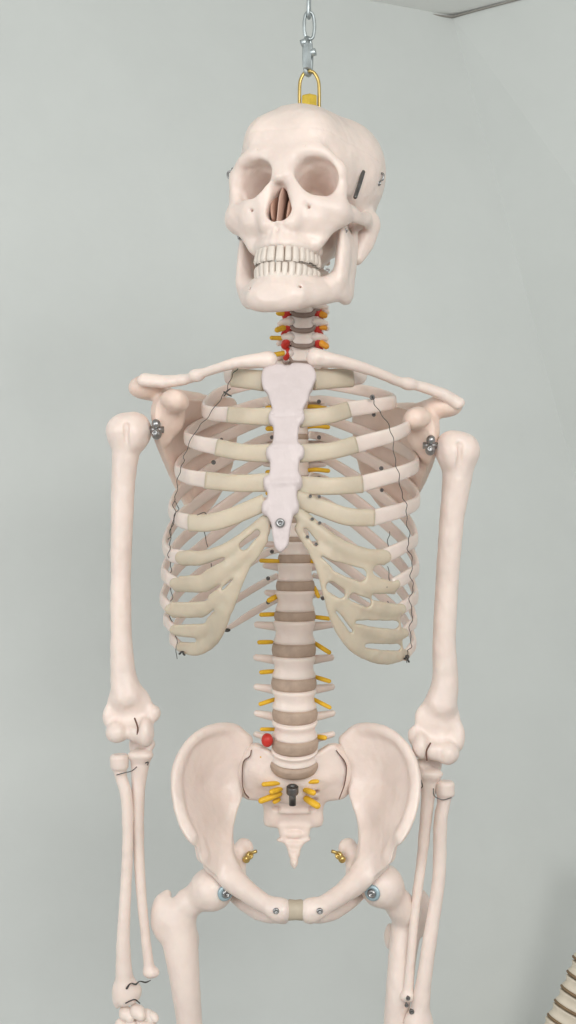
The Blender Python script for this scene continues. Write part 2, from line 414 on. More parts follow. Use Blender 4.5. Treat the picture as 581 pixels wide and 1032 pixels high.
# inside of the nose: septum and conchae
def npart(pts, a, b, ref):
    return sk(sweep([(p[0], p[1], fz(p[2])) for p in pts], a, b, ref=ref, seg=12))
obj('nasal_septum', npart([(1.2, -70, 5), (0.8, -80, -8), (-0.6, -80, -26)], [9, 10, 10], 1.3, lambda p: (1, 0, 0)), mat('septum_pink', (0.62, 0.42, 0.34), 0.5), cran)
for q in (-1, 1):
    obj('nasal_concha', npart([(q * 7.5, -70, -2), (q * 8.6, -76, -12), (q * 7.2, -78, -22)], [6, 8, 6], [1.6, 2.6, 1.8], lambda p: (1, 0, 0)), mat('concha_pink', (0.52, 0.32, 0.24), 0.5), cran)
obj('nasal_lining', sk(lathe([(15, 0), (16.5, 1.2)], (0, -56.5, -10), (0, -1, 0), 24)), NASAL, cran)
def build_jaw():
    S = Sdf((-66, -112, -125), (66, 20, 16), 1.1)
    P = lambda x, y, z: (x, y, fz(z))
    up = [(42, -30, -66), (32, -50, -69), (23, -68, -72), (12, -79, -73), (0, -82.5, -73)]
    md = [(48, -22, -68), (41, -46, -76), (31, -66, -81), (17, -79, -83), (0, -83, -83)]
    dn = [(46.5, -17, -66.5), (41, -38, -76), (31.5, -62, -85.5), (17, -79, -90.5), (0, -84, -91.5)]
    full = lambda l: [P(-a, b, c) for a, b, c in l] + [P(a, b, c) for a, b, c in l[::-1][1:]]
    S.cchain(full(dn), [5.2, 5.6, 6.2, 7, 7, 7, 6.2, 5.6, 5.2], 0, n=4); S.cchain(full(md), [6.2, 6.6, 7.2, 7.5, 7.5, 7.5, 7.2, 6.6, 6.2], 12, n=4); S.cchain(full(up), 6.6, 10, n=4)
    S.ell(P(0, -83, -88), (26, 10, 11), 14)
    for q in (-1, 1):
        S.cchain([P(q * 51, -38, -62), P(q * 51, -36, -38), P(q * 50, -36, -14), P(q * 49, -34, -2)], [10, 10, 8.5, 5], 5, flat=(1, 0, 0), ratio=.5)
        S.cchain([P(q * 50, -10, -66), P(q * 51.5, -7, -45), P(q * 53, -4, -22), P(q * 53, -2, -8)], [11, 11, 8, 5], 5, flat=(1, 0, 0), ratio=.5)
        S.chain([P(q * 50, -22, -66), P(q * 51, -21, -34), P(q * 52, -20, -24)], [16, 15, 9], 6, flat=(1, 0, 0), ratio=.36)
        S.ell(P(q * 53, -1, -5.5), (10, 5, 4.5), 4)
        S.ell(P(q * 48.5, -16, -68), (4.5, 11, 7), 8)
        S.cchain([P(q * 50, -34, -34), P(q * 48.5, -36, -52), P(q * 43, -44, -68)], [5, 5.5, 6.5], 8)
        S.ell(P(q * 24, -84, -82), (1.6, 6, 1.4), 1.5, sub=True)
    for i, x in enumerate((-21, -14, -8, -2.7, 2.7, 8, 14, 21)):                         # root ridges
        S.chain([P(x, -87.5 + abs(x) ** 1.7 * .085, -71), P(x * .97, -89 + abs(x) ** 1.7 * .075, -80)], [2.8, 1.2], 4)
    return S.mesh(2)
jaw = obj('mandible', sk(build_jaw()), BONE, SK)
def tooth(w, h, d, up):
    """rounded crown: bottom edge broad, neck narrower"""
    prof = [(0.84, 0.0), (0.93, .15), (1.0, .45), (1.02, .8), (0.97, .95), (0.7, 1.0)]
    th = np.linspace(0, 2 * np.pi, 16, endpoint=False); V = []
    for s_, t in prof:
        x = np.sign(np.cos(th)) * np.abs(np.cos(th)) ** .5 * w / 2 * s_
        y = np.sign(np.sin(th)) * np.abs(np.sin(th)) ** .75 * d / 2 * (s_ if t < .9 else s_ * .75)
        V.append(np.stack([x, y, np.full(16, (-t if up else t) * h)], 1))
    Fc = []
    for i in range(len(prof) - 1):
        for j in range(16):
            j2 = (j + 1) % 16; q = (i * 16 + j, i * 16 + j2, (i + 1) * 16 + j2, (i + 1) * 16 + j); Fc.append(q[::-1] if up else q)
    Fc.append(tuple((len(prof) - 1) * 16 + j for j in range(16)))
    return np.concatenate(V), Fc
def arch(u, front, depth, half):
    """point on the dental arch, u = arc distance from the midline"""
    t = np.linspace(0, 1, 400); x = half * np.sin(t * np.pi / 2) ** .95; y = front + depth * (1 - np.cos(t * np.pi / 2)) ** 1.1
    L = np.concatenate([[0], np.cumsum(np.hypot(np.diff(x), np.diff(y)))]); i = min(np.searchsorted(L, abs(u)), 398)
    a = math.atan2(y[i + 1] - y[i], x[i + 1] - x[i])
    return (math.copysign(x[i], u), y[i], a if u > 0 else -a)
for upper, ws in ((True, [7.9, 6.5, 7.2, 6.8, 6.6, 8.8, 8.6, 7.6]), (False, [5.3, 5.8, 6.6, 6.7, 6.9, 9.4, 9.0, 8.0])):
    for q in (-1, 1):
        u = 0.15
        for i, w in enumerate(ws):
            x, y, a = arch(q * (u + w / 2), -89.5 if upper else -87.5, 46 if upper else 47, 27.0 if upper else 27.5)
            u += w
            z = fz(-48.0 if upper else -73.5) + (.11 if upper else .16) * (y + 88); hgt = (14.8 if upper else 15.2) * (1 if i < 3 else .93 if i < 5 else .84) * random.uniform(.95, 1.04)
            v, f_ = tooth(w * .97, hgt, 7.0 if i < 3 else 8.5, upper)
            v = v @ rotx(R(-6 if upper else 4)).T @ rotz(a).T + np.array([x, y, z])
            obj('tooth', sk((v, f_)), TOOTH, cran if upper else jaw)
# calvaria cut line, screws and springs of the skull
def cutline():
    pts = []
    for t in np.linspace(-2.5, 2.5, 60):
        pts.append(t)
    return pts
obj('jaw_spring', sweep([W(366.3, 173.5, -42), W(362.5, 186, -50), W(358.3, 198.5, -60)], 2.1, seg=10), DSTEEL, cran)
for px, py, ref_, off, r in ((348.5, 232.5, (50, -36, -14), 6.5, 2.2), (242.5, 239, (-50, -34, -14), 12, 3.0), (330.5, 272, (38, -42, -66), 7, 1.9)):
    obj('screw', screw(W(px, py, skp(ref_)[1] - off), r, (0, -1, -.25)), STEEL, jaw)
for q in (-1, 1):                                                # hook and eye of the skull cap
    c = skp((73, 10, 47)) if q > 0 else W(234.5, 177, -20)
    s1 = sweep([c + skv((q * 1, 0, 5)), c + skv((q * 4.5, -1, 3)), c + skv((q * 4, -1, -2)), c + skv((q * 1, 0, -3))], 1.1, seg=8)
    s2 = screw(c + skv((q * 0, -1, -6)), 2.6, skv((q, -.4, 0))); s3 = screw(c + skv((0, 0, 6)), 2.2, skv((q, -.4, 0)))
    obj('cap_clasp', join(s1, s2, s3), STEEL, cran)
# hanging hook on the crown
HB = W(312, 102.5, -10)
hk = obj('hanging_hook', sweep([HB + (-9.8, 0, -8), HB + (-9.8, 0, 12), HB + (-8.8, 0, 21.5), HB + (-5, 0, 28.5), HB + (0, 0, 30.5), HB + (5, 0, 28.5), HB + (8.8, 0, 21.5), HB + (9.8, 0, 12), HB + (9.8, 0, -8)], 1.75, seg=12), BRASS, SK)
obj('hook_collar', lathe([(8.0, -6), (8.4, -4), (8.4, 4.4), (7.4, 5.6), (3, 6)], HB, (0, 0, 1), 6), YELLOW, hk, smooth=False)

# ------------------------------------------------------------------ spine
def vertebra_body(c, w, dpt, h, pitch, waist=.9, seg=40):
    prof = [(.55, -.5), (.93, -.5), (1.0, -.44), (.985, -.33), (waist + .02, -.16), (waist, 0), (waist + .02, .16), (.985, .33), (1.0, .44), (.93, .5), (.55, .5)]
    th = np.linspace(0, 2 * np.pi, seg, endpoint=False); V = []
    x0 = np.cos(th); y0 = np.sin(th); y0 = np.where(y0 > 0, y0 * (1 - .28 * np.exp(-(x0 / .45) ** 2)), y0)
    for s_, z in prof: V.append(np.stack([x0 * w / 2 * s_, y0 * dpt / 2 * s_, np.full(seg, z * h)], 1))
    Fc = []
    for i in range(len(prof) - 1):
        for j in range(seg):
            j2 = (j + 1) % seg; Fc.append((i * seg + j, i * seg + j2, (i + 1) * seg + j2, (i + 1) * seg + j))
    Fc.append(tuple(range(seg))[::-1]); Fc.append(tuple((len(prof) - 1) * seg + j for j in range(seg)))
    return xf((np.concatenate(V), Fc), rotx(pitch), c)
def disc_body(c, w, dpt, h, pitch, seg=40):
    prof = [(.6, -.52), (.96, -.5), (1.0, -.3), (1.025, 0), (1.0, .3), (.96, .5), (.6, .52)]
    th = np.linspace(0, 2 * np.pi, seg, endpoint=False); V = []
    for s_, z in prof: V.append(np.stack([np.cos(th) * w / 2 * s_, np.sin(th) * dpt / 2 * s_, np.full(seg, z * h)], 1))
    Fc = []
    for i in range(len(prof) - 1):
        for j in range(seg):
            j2 = (j + 1) % seg; Fc.append((i * seg + j, i * seg + j2, (i + 1) * seg + j2, (i + 1) * seg + j))
    Fc.append(tuple(range(seg))[::-1]); Fc.append(tuple((len(prof) - 1) * seg + j for j in range(seg)))
    return xf((np.concatenate(V), Fc), rotx(pitch), c)
def arch_bits(c, w, dpt, h, pitch, tp, tpw, sp, tpz=0.0, tpy=.75):
    """neural arch: transverse processes (length tp), articular pillars, spinous process (length sp)"""
    out = []
    for q in (-1, 1):
        out.append(sweep([(q * w * .28, dpt * .35, h * .12), (q * w * .36, dpt * .75, h * .1), (q * w * .25, dpt * 1.05, 0)], 5, seg=10, n=4))
        out.append(sweep([(q * w * .3, dpt * tpy, tpz * h), (q * w * .55, dpt * (tpy + .08), tpz * h + 1), (q * tp, dpt * (tpy + .2), tpz * h + 2)], [tpw * 1.1, tpw * .95, tpw * .7], [4, 3.5, 3], ref=lambda p: (0, 1, 0), seg=10, n=4))
        out.append(sweep([(q * w * .34, dpt * .9, h * .75), (q * w * .36, dpt * .92, 0), (q * w * .3, dpt * .98, -h * .75)], [5, 5.5, 5], [4, 4, 4], seg=10, n=4))
    out.append(sweep([(0, dpt * .95, 0), (0, dpt * 1.2, -2), (0, dpt * 1.0 + sp, -h * .5)], [5, 7, 8], [3, 2.5, 3], ref=lambda p: (1, 0, 0), seg=10, n=4))
    return xf(join(*out), rotx(pitch), c)
# disc middles (photo x, y at the front edge) top to bottom: thoracic 1 ... lumbosacral
def front(px, py, Y, dpt, pitch):
    """centre of a level whose front edge shows at px,py"""
    p = W(px, py, Y - dpt / 2 * math.cos(pitch)); return p + rotx(pitch) @ np.array([0, dpt / 2, 0])
levels = []   # (centre of disc, width, depth, height, pitch)
ty = [365, 382.5, 401, 420, 440, 461, 482, 503.5, 524.5, 544]
for i, y in enumerate(ty):
    levels.append((298.5 - i * .15, y, 56 + 4 * math.sin(i / 9 * math.pi), 26 + i * .6, 24 + i * .8, 5.5, R(4 - i * .6)))
for px, y, Y, w, d, h, pt in ((297.5, 563.5, 50, 35, 31, 9.0, -2), (298, 591.5, 46, 40, 32, 10.5, 0), (297.5, 622.5, 40, 42.5, 33, 10, 1), (296.5, 657.5, 33, 45, 34, 13, 2.5),
                              (296.5, 692.5, 27, 46, 35, 12.0, 5), (297.5, 726, 23, 46, 35, 12.5, 11), (297.5, 758, 20, 47.5, 35, 12.0, 20), (296.8, 783, 24, 49, 33, 11.0, 36)):
    levels.append((px, y, Y, w, d, h, R(pt)))
cen = [front(px, y, Y, d, pt) for px, y, Y, w, d, h, pt in levels]
vert = []
for i, (px, y, Y, w, d, h, pt) in enumerate(levels):
    if i > 0:
        px0, y0, Y0, w0, d0, h0, pt0 = levels[i - 1]
        a = cen[i - 1]; b = cen[i]; L = np.linalg.norm(b - a) - (h + h0) / 2 * .92
        t = h0 / (h + h0); c = a + (b - a) * ((h0 * .46 + L / 2) / np.linalg.norm(b - a)); pm = (pt + pt0) / 2
        wv, dv = (w + w0) / 2, (d + d0) / 2
        body = vertebra_body(c, wv, dv, L, pm, .88 if i > 11 else .92)
        lum = i >= 13
        ab = arch_bits(c, wv, dv, L, pm, (40 if lum else 30) if i > 11 else 32, 5 if lum else 4.5, 26, .1 if lum else .2, .62 if lum else .85)
        vo = obj('vertebra', join(body, ab), BONE, SK); vert.append(vo)
    par = vert[-1] if vert else None
    dm = disc_body(cen[i], w, d, h, pt)
    if par is not None: obj('intervertebral_disc', dm, DISC, par)
# cervical part: bodies with saddle-shaped discs
cx = [(306.5, 249), (306, 266), (305.5, 283), (305.5, 299.0), (305.8, 317.0), (305.8, 332.5), (305.4, 348.0), (304.0, 364.5)]       # middles of the neck discs at the front
cY = [14, 16, 19, 22, 26, 31, 37, 45]
cv = []
for i in range(len(cx)):
    p = W(*cx[i], cY[i])
    if i > 0:
        p0 = W(*cx[i - 1], cY[i - 1]); c = (p + p0) / 2 + np.array([0, 10, 1.0]); h = np.linalg.norm(p - p0) - 3.0
        out = [vertebra_body(c, 37, 23, h + .6, R(6), .97)]
        for q in (-1, 1):
            out.append(sweep([c + (q * 12, -6, 0), c + (q * 17, -4.5, 0), c + (q * 22.5, 0, -1)], [7.0, 6.8, 5.8], [5, 4.5, 3], seg=12, n=4))   # anterior tubercle
            out.append(sweep([c + (q * 16, 6, 1), c + (q * 22, 10, -1), c + (q * 25, 12, -4)], [5, 4.5, 3.5], [4, 4, 3], seg=12, n=4))
            out.append(sweep([c + (q * 13.5, -6.5, -2), c + (q * 15, -5.5, h * .5 + 1), c + (q * 15.5, -4, h * .5 + 4)], [4, 3.4, 2.2], [3.5, 3, 2], seg=10, n=4))   # uncinate lip
            out.append(sweep([c + (q * 15, 14, h * .7), c + (q * 17, 15, 0), c + (q * 15, 17, -h * .7)], 6, seg=10, n=3))
        out.append(sweep([c + (0, 20, 0), c + (0, 32, -4), c + (0, 44, -10)], [5, 4, 5], 4, seg=10, n=3))
        cv.append(obj('vertebra', join(*out), BONE, SK))
    par = cv[-1] if cv else cv
    if cv:
        b = p + np.array([0, -1.3, 0])
        obj('intervertebral_disc', join(sweep([b + (-16, 3.2, 5.0), b + (-12.5, 1.4, 4.6), b + (-9.5, .4, .6), b + (-5, -.4, -.8), b + (0, -.8, -1.1), b + (5, -.4, -.8), b + (9.5, .4, .6), b + (12.5, 1.4, 4.6), b + (16, 3.2, 5.0)], [1.3, 1.7, 2.4, 2.7, 2.8, 2.7, 2.4, 1.7, 1.3], 2.4, ref=lambda p: (0, -1, 0), seg=12), disc_body(p + (0, 11, 0), 26, 20, 4, R(6))), CDISC, cv[-1])
# vertebral arteries: red tubes between the neck bones
for x, y, q in ((288.5, 313.5, -1), (289.3, 327.5, -1), (287.3, 343, -1), (288.3, 355.5, -1), (322.5, 314, 1), (320.6, 328.5, 1), (322.3, 343.5, 1), (323.3, 357, 1)):
    obj('vertebral_artery', sweep([W(x, y - 6, 31 + (y - 300) * .26), W(x - q * 2.5, y, 27 + (y - 300) * .26), W(x, y + 5, 31 + (y - 300) * .26)], 4.4 if y < 350 else 3.2, seg=10), RED, SK)
def nerve(p0, p1, r, par=SK, m=NERVE, bend=(0, 0, 0), knob=0):
    a = W(*p0); b = W(*p1); c = (a + b) / 2 + np.array(bend)
    return obj('nerve_root', sweep([a, c, b], [r * .95, r * 1.05 + knob, r], seg=10, n=5), m, par)
for a, b, r, m in (((291, 316, 34), (281, 315.5, 30), 2.9, NERVE), ((290, 329, 36), (279.5, 332.5, 30), 2.9, NERVE), ((289, 341, 40), (274, 340.5, 34), 2.3, NERVE), ((291, 355, 44), (274, 358, 36), 2.5, NERVE),
                   ((318, 314, 34), (327.5, 318, 28), 3.2, NERVO), ((320, 329, 36), (328, 330.5, 34), 2.6, NERVO), ((318, 342, 40), (329, 349, 36), 3.3, NERVO), ((319, 356, 44), (330, 360, 40), 3.0, NERVO)):
    nerve(a, b, r, SK, m)
# thoracic and lumbar nerve stubs
for y in (410, 431, 452, 475, 496, 516):
    nerve((305, y, 64), (331, y - .5 + (y == 410) * 3, 50), 2.3, bend=(0, 0, 1.5)); nerve((290, y + .5, 64), (270, y + 1, 52), 2.6)
for a, b, r in (((282, 565.5, 46), (263.5, 565, 40), 2.2), ((279, 601, 46), (271.5, 605, 42), 2.8), ((277, 619, 44), (263.5, 619.5, 36), 2.3), ((274, 647, 40), (261.5, 647.3, 32), 2.3),
                ((276, 676.5, 36), (263.5, 677.5, 28), 2.3), ((276.5, 705, 34), (262.8, 709.5, 26), 2.3), ((277, 735, 32), (264, 735, 24), 2.0), ((274, 762, 32), (264, 762.5, 26), 3.0),
                ((313, 565.5, 46), (324, 566.5, 40), 2.2), ((317, 592, 46), (321, 601, 42), 2.2), ((316, 621.5, 44), (331.5, 623.5, 36), 2.2), ((318, 648.5, 40), (332, 657.5, 30), 2.4), ((319, 682.5, 36), (332, 686.5, 28), 2.3),
                ((317, 705, 34), (332.5, 713, 24), 2.2), ((319, 742.5, 32), (327.5, 743.5, 26), 2.6), ((318, 762.5, 32), (326.5, 763, 26), 3.0)):
    nerve(a, b, r)
obj('artery_stub', ball(W(269.5, 746, 12), (6.0, 6, 7.2)), RED, SK)

# ------------------------------------------------------------------ breast bone
def build_sternum():
    o = [(296, 366), (308, 366), (314, 367.5), (318.5, 374), (319, 381), (315.5, 390), (316, 397), (308.5, 408), (304.5, 416), (303.5, 424), (302, 436), (301, 452), (303.5, 464), (302, 478), (301.5, 492),
         (299.5, 508), (296, 520), (293.5, 531), (292, 541), (290, 550), (283, 557), (277, 550), (274.5, 538), (273.5, 528), (266.5, 513), (268.5, 497), (270, 480), (272, 462), (273.5, 447), (275, 432), (275.5, 418), (273, 408), (267, 396), (264, 386), (264, 377), (268, 370), (282, 366.5), (290, 369)]
    dep = lambda y: np.interp(y, [360, 420, 480, 530, 560], [-64, -85, -102.5, -111, -112])
    o3 = [W(x, y, dep(y)) for x, y in o]
    S = sdf_for(o3, 12, 1.0)
    g = [W(x, y, dep(y) + (abs(x - 288) > 20) * 4) for x in (255, 288, 325) for y in (362, 400, 440, 480, 520, 560)]
    S.slab([(p[0], p[2]) for p in o3], g, 4.8, 0, rnd=2.6, smooth=3)
    for y, xl, xr in ((403, 267, 315.5), (439, 271.5, 305), (472, 268, 305.5), (498, 265.5, 303.5)):
        S.ell(W(xl, y, dep(y)), (3.4, 12, 9), 3.5, sub=True); S.ell(W(xr, y - 1, dep(y)), (3.4, 12, 9), 3.5, sub=True)
    for y, xl, xr in ((421, 274.5, 303.5), (457, 272, 303.5), (487, 269, 301.5), (512, 267.5, 298)):
        S.ell(W(xl, y, dep(y)), (3.4, 5, 7), 3); S.ell(W(xr, y - 1, dep(y)), (3.4, 5, 7), 3)
    for y in (419, 450, 487): S.chain([W(272, y, dep(y) - 5.2), W(306, y - 1, dep(y) - 5.2)], 1.2, 1.5, sub=True) if y == 419 else S.chain([W(276, y, dep(y) - 3.6), W(300, y - 1, dep(y) - 3.6)], 1.6, 4)
    return S.mesh(1)
st = obj('sternum', build_sternum(), STERN, SK)
obj('screw', screw(W(282.7, 527, -115.5), 4.3, (0, -1, 0), 6), STEEL, st)

# ------------------------------------------------------------------ ribs and their cartilages
axis_c = np.array([3.0, 0.0])
def radial(p): v = np.array([p[0] - axis_c[0], p[1] - 5.0, 0]); return v / (np.linalg.norm(v) + 1e-9)
RL = {1: [(284, 368, 55), (264, 366, 76), (243, 368, 66), (230, 374, 34), (230, 379, 0), (237, 381, -32)],
      2: [(284, 386, 55), (266, 386, 85), (240, 390, 90), (219, 398, 62), (206, 411, 18), (212, 416.5, -25), (233, 418, -60)],
      11: [(280, 580, 58), (263, 589, 86), (240, 603, 98), (214, 620, 78)], 12: [(280, 604, 55), (259, 615, 85), (229, 634, 92)]}
RR = {1: [(312, 368, 55), (332, 366, 76), (353, 368, 66), (366, 374, 34), (365, 379, 0), (353, 381, -32)],
      2: [(312, 386, 55), (330, 388, 85), (358, 392, 90), (381, 397, 62), (397, 404, 18), (386, 407.5, -25), (350, 413, -60)],
      11: [(316, 580, 58), (333, 584, 86), (352, 598, 98), (378, 614, 78)], 12: [(316, 600, 55), (331, 602, 85), (352, 612, 92)]}
yh = {3: 402, 4: 420, 5: 438, 6: 458, 7: 479, 8: 501, 9: 527, 10: 553}
TL = {3: ((188, 440), (198, 446), (221, 451), -78), 4: ((179, 472), (188, 480), (210, 484), -88), 5: ((173, 511), (179, 522), (193, 527), -88), 6: ((167, 545), (171, 558), (184, 562), -80),
      7: ((166, 573), (168, 581), (177, 588), -68), 8: ((165, 599), (166, 607), (172, 614), -55), 9: ((168, 621), (170, 628), (176, 635), -42), 10: ((174, 640), (176, 646), (182, 652), -30)}
TR = {3: ((413, 426), (402, 436), (358, 449), -78), 4: ((420, 466), (409, 475), (364, 488), -88), 5: ((421, 503), (408, 513), (376, 522), -88), 6: ((419, 541), (409, 550), (387, 561), -80),
      7: ((420, 570), (413, 579), (397, 589), -68), 8: ((419, 598), (414, 606), (404, 614), -55), 9: ((418, 623), (413, 631), (407, 638), -42), 10: ((417, 645), (414, 654), (408, 661), -30)}
for T_, R_, q, hx in ((TL, RL, -1, 284), (TR, RR, 1, 312)):
    for k, (la, an, cc, Yc) in T_.items():
        y = yh[k]; dy = la[1] - y; xl = la[0]; w = abs(xl - hx)
        R_[k] = [(hx, y, 56), (hx + q * w * .16, y + dy * .06, 86), (hx + q * w * .46, y + dy * .30, 104), (hx + q * (w * .86), y + dy * .70, 70), (xl, la[1], 14), (an[0] - q * 0, an[1], Yc * .62), (cc[0], cc[1], Yc)]
for R_, q in ((RL, -1), (RR, 1)):
    for k in sorted(R_):
        P = WP(R_[k]); tip = k > 10
        a = [3.8, 5.0, 6.2, 6.4, 6.4, 7.0, 7.8] if k not in (1, 11, 12) else ([4, 5, 6, 7, 7.5, 8] if k == 1 else [3.5, 4.5, 4.5, 3])
        if 6 <= k <= 10: a = [3.8, 5.0, 6.2, 6.2, 6.2, 6.4, 6.4 if k > 6 else 7.2]
        if k > 8: a = [x * .9 for x in a]
        rb = obj('rib', sweep(P, a, [x * .44 for x in a], ref=radial, seg=20, n=9, expo=.7), BONE, SK)
        # fixing screw at the head of the rib
        h = W(*R_[k][0]) + np.array([q * 10, -1, -3])
        if k >= 2: obj('screw', screw(h, 2.2, (q * .3, -1, -.1), 4), DSTEEL, rb)
        if k in (12,) and q < 0: obj('wire_knot', ball(P[-1] + (0, -2, -1), (4, 2.5, 2)), WIRE, rb)
CL = {1: [(236, 381, -34), (249, 382, -48), (267, 384, -58)], 2: [(231, 418, -62), (252, 419.5, -75), (277, 420, -80)], 3: [(219, 451, -80), (246, 456, -90), (277, 457, -92)], 4: [(208, 484, -90), (240, 487, -100), (272, 486, -100)], 5: [(191, 527, -90), (212, 526.5, -98), (234, 520.5, -102), (268, 506, -103)]}
CR = {1: [(354, 381, -34), (338, 381.5, -48), (316, 383, -58)], 2: [(351, 413, -62), (330, 419, -75), (302, 422, -80)], 3: [(359, 448, -80), (333, 454.5, -90), (302, 457, -92)], 4: [(365, 488, -90), (335, 490, -100), (300, 489, -100)], 5: [(377, 522, -90), (350, 520.5, -98), (325, 512, -102), (297, 502, -103)]}
for C_ in (CL, CR):
    for k, P in C_.items():
        a = [9, 9.5, 10] if k == 1 else [8.2, 8.0, 8.8] if k < 5 else [8.0, 8.4, 8.2, 8.0]
        obj('costal_cartilage', sweep(WP(P), a, 3.7 if k > 1 else 4.6, ref=lambda p: (p[0] * .004, -1, 0), seg=24, n=10, expo=.66, roundcap=False), CART, SK)
def build_plate(chains, poly, holes, q):
    allp = [W(*p) for c, r in chains for p in c]
    gf_p = np.array([[p[0], p[1]] for c, r in chains for p in c], float); gf = tps(gf_p, np.array([p[2] for c, r in chains for p in c], float))
    wp = lambda x, y: W(x, y, float(np.clip(gf(np.array(float(x)), np.array(float(y))), -106, -25)))
    S = sdf_for(allp + [wp(*p) for p in poly], 12, 1.0)
    P3 = [wp(*p) for p in poly]
    S.slab([(p[0], p[2]) for p in P3], allp, 2.0, 0, rnd=1.6, smooth=4)
    for c, r in chains: S.cchain(WP(c), r, 3.5, flat=(q * .42, 1, 0), ratio=.62)
    for (a, b, r0, r1) in holes:
        A = wp(*a); B = wp(*b)
        def fn(X, Y, Z, A=A, B=B, r0=r0, r1=r1):
            ab = np.array([B[0] - A[0], B[2] - A[2]]); L = max(ab @ ab, 1e-9)
            t = np.clip(((X - A[0]) * ab[0] + (Z - A[2]) * ab[1]) / L, 0, 1)
            return np.hypot(X - A[0] - ab[0] * t, Z - A[2] - ab[1] * t) - (r0 + (r1 - r0) * t) + 0 * Y
        rm = max(r0, r1)
        S.op(fn, (min(A[0], B[0]) - rm, S.lo[1], min(A[2], B[2]) - rm), (max(A[0], B[0]) + rm, 60, max(A[2], B[2]) + rm), 1.8, sub=True)
    return S.mesh(6)
chL = [([(182, 562, -82), (205, 562, -92), (225, 556, -100), (246, 543, -104), (268, 525, -104)], [6.4, 7, 6.5, 5.5, 5.5]), ([(176, 588, -70), (204, 588, -85), (224, 576, -97), (244, 559, -104), (268, 535, -104)], [5.6, 6.4, 6, 5.5, 5]),
       ([(171, 614, -57), (195, 615, -72), (218, 603, -88), (236, 582, -99)], [5.4, 6.2, 6, 5]), ([(175, 635, -45), (198, 636, -62), (218, 624, -82), (233, 600, -95)], [4.8, 5.5, 5.5, 5]),
       ([(181, 652, -33), (198, 655, -50), (215, 645, -72), (226, 624, -88), (238, 593, -98), (250, 567, -102), (266, 545, -104)], [4.6, 5.5, 6, 5.5, 5, 4.6, 4.5])]
poL = [(266, 520), (269, 532), (261, 560), (251, 571), (243, 586), (236, 608), (228, 622), (224, 637), (210, 654), (196, 660), (183, 655), (178, 640), (173, 622), (172, 608), (177, 592), (182, 572), (185, 556), (205, 556), (225, 550), (245, 536)]
hoL = [((178, 575.5), (201, 574.5), 5.0, 4.0), ((203, 573.5), (226, 563), 2.8, 1.0), ((176, 602), (206, 601.5), 4.8, 4.0), ((207, 600), (222, 590), 1.6, .7), ((175, 626.2), (205, 625.5), 3.2, 2.8), ((206, 624), (216, 615), 1.2, .6), ((180, 644.2), (196, 645), 2.8, 2.2), ((246, 550), (259, 537), 4.0, 2.8), ((224, 594), (235, 583), .9, .5)]
chR = [([(389, 561, -82), (366, 559, -92), (342, 549, -100), (320, 533, -104), (296, 515, -104)], [6.4, 7, 6.8, 6, 5.5]), ([(399, 589, -70), (375, 592, -85), (350, 583, -98), (330, 562, -104), (308, 534, -104)], [5.6, 6.2, 6, 5.5, 5.5]),
       ([(405, 614, -57), (382, 613, -75), (358, 602, -92), (337, 580, -100)], [5.4, 6.2, 6, 5]), ([(408, 638, -45), (386, 640, -65), (362, 629, -85), (342, 604, -97)], [5, 5.6, 5.6, 5]),
       ([(409, 660, -32), (386, 663, -58), (362, 654, -80), (343, 632, -92), (332, 602, -99), (322, 568, -103), (302, 532, -104)], [5.2, 6.5, 6.8, 6, 5.4, 5, 5])]
poR = [(298, 512), (303, 530), (319, 560), (328, 594), (336, 628), (350, 650), (365, 660), (388, 668), (406, 662), (405, 640), (403, 612), (397, 592), (388, 572), (388, 556), (362, 555), (336, 544), (314, 520)]
hoR = [((340, 571.5), (363, 579.5), 4.6, 6.0), ((325, 561), (338, 570), .8, 2.6), ((334, 591.5), (343, 597.5), 4.8, 4.8), ((356, 602), (370, 607.5), 3.6, 4.0), ((382, 575), (396, 580.5), 5.4, 5.2), ((378, 601.5), (400, 604), 3.0, 4.4), ((360, 627), (397, 629.5), 1.6, 3.4), ((370, 651), (401, 652.5), 2.0, 3.2), ((339, 616), (354, 636), .8, 1.2), ((308, 534), (318, 547), 1.5, 2.0), ((372, 629), (399, 630), 2.0, 3.4)]
obj('costal_margin', build_plate(chL, poL, hoL, 1), CART, SK)
obj('costal_margin', build_plate(chR, poR, hoR, -1), CART, SK)

# binding wires along the sides of the chest
def wire(pts, r=.37, twist=.75):
    P = crom(WP(pts), 7); rng = np.random.RandomState(len(pts) * 7)
    P = P + np.stack([np.sin(np.arange(len(P)) * .95) * twist, np.cos(np.arange(len(P)) * .95) * twist, np.zeros(len(P))], 1)
    return sweep(P, r, seg=6, n=3)
def wobj(pts, **k): return obj('binding_wire', wire(pts, **k), WIRE, SK)
wobj([(240, 371, -52), (234, 379, -46), (229, 392, -45), (222, 403, -45), (209, 421, -42), (198, 434, -50), (187, 456, -50), (185, 466, -55), (180, 480, -62), (178, 497, -55), (175, 508, -55), (177, 520, -66), (172, 535, -60), (172, 548, -62), (170, 560, -62), (173, 572, -55), (170, 584, -55), (174, 600, -45), (170, 612, -45), (174, 628, -38), (178, 645, -34), (178, 664, -32)])
wobj([(176, 505, -55), (180, 512, -66), (175, 522, -66), (172, 540, -60), (169, 544, -60)], twist=.6)
wobj([(199, 519, -104), (206, 516.5, -106), (208, 518, -106)], twist=.2); wobj([(206, 536, -75), (209.5, 551, -80)], twist=.2); wobj([(213, 568, -75), (213.5, 577, -80)], twist=.2)
wobj([(375, 400, -52), (380, 411, -62), (390, 425, -72), (396, 441, -80), (398, 462, -84), (402, 478, -86), (405, 497, -82), (410, 510, -76), (410, 525, -74), (413, 540, -74), (411, 552, -70), (416, 565, -66), (414, 580, -62), (417, 592, -58), (413, 604, -54), (416, 620, -50), (413, 634, -46), (415, 650, -40), (411, 657, -38), (410, 668, -34)])
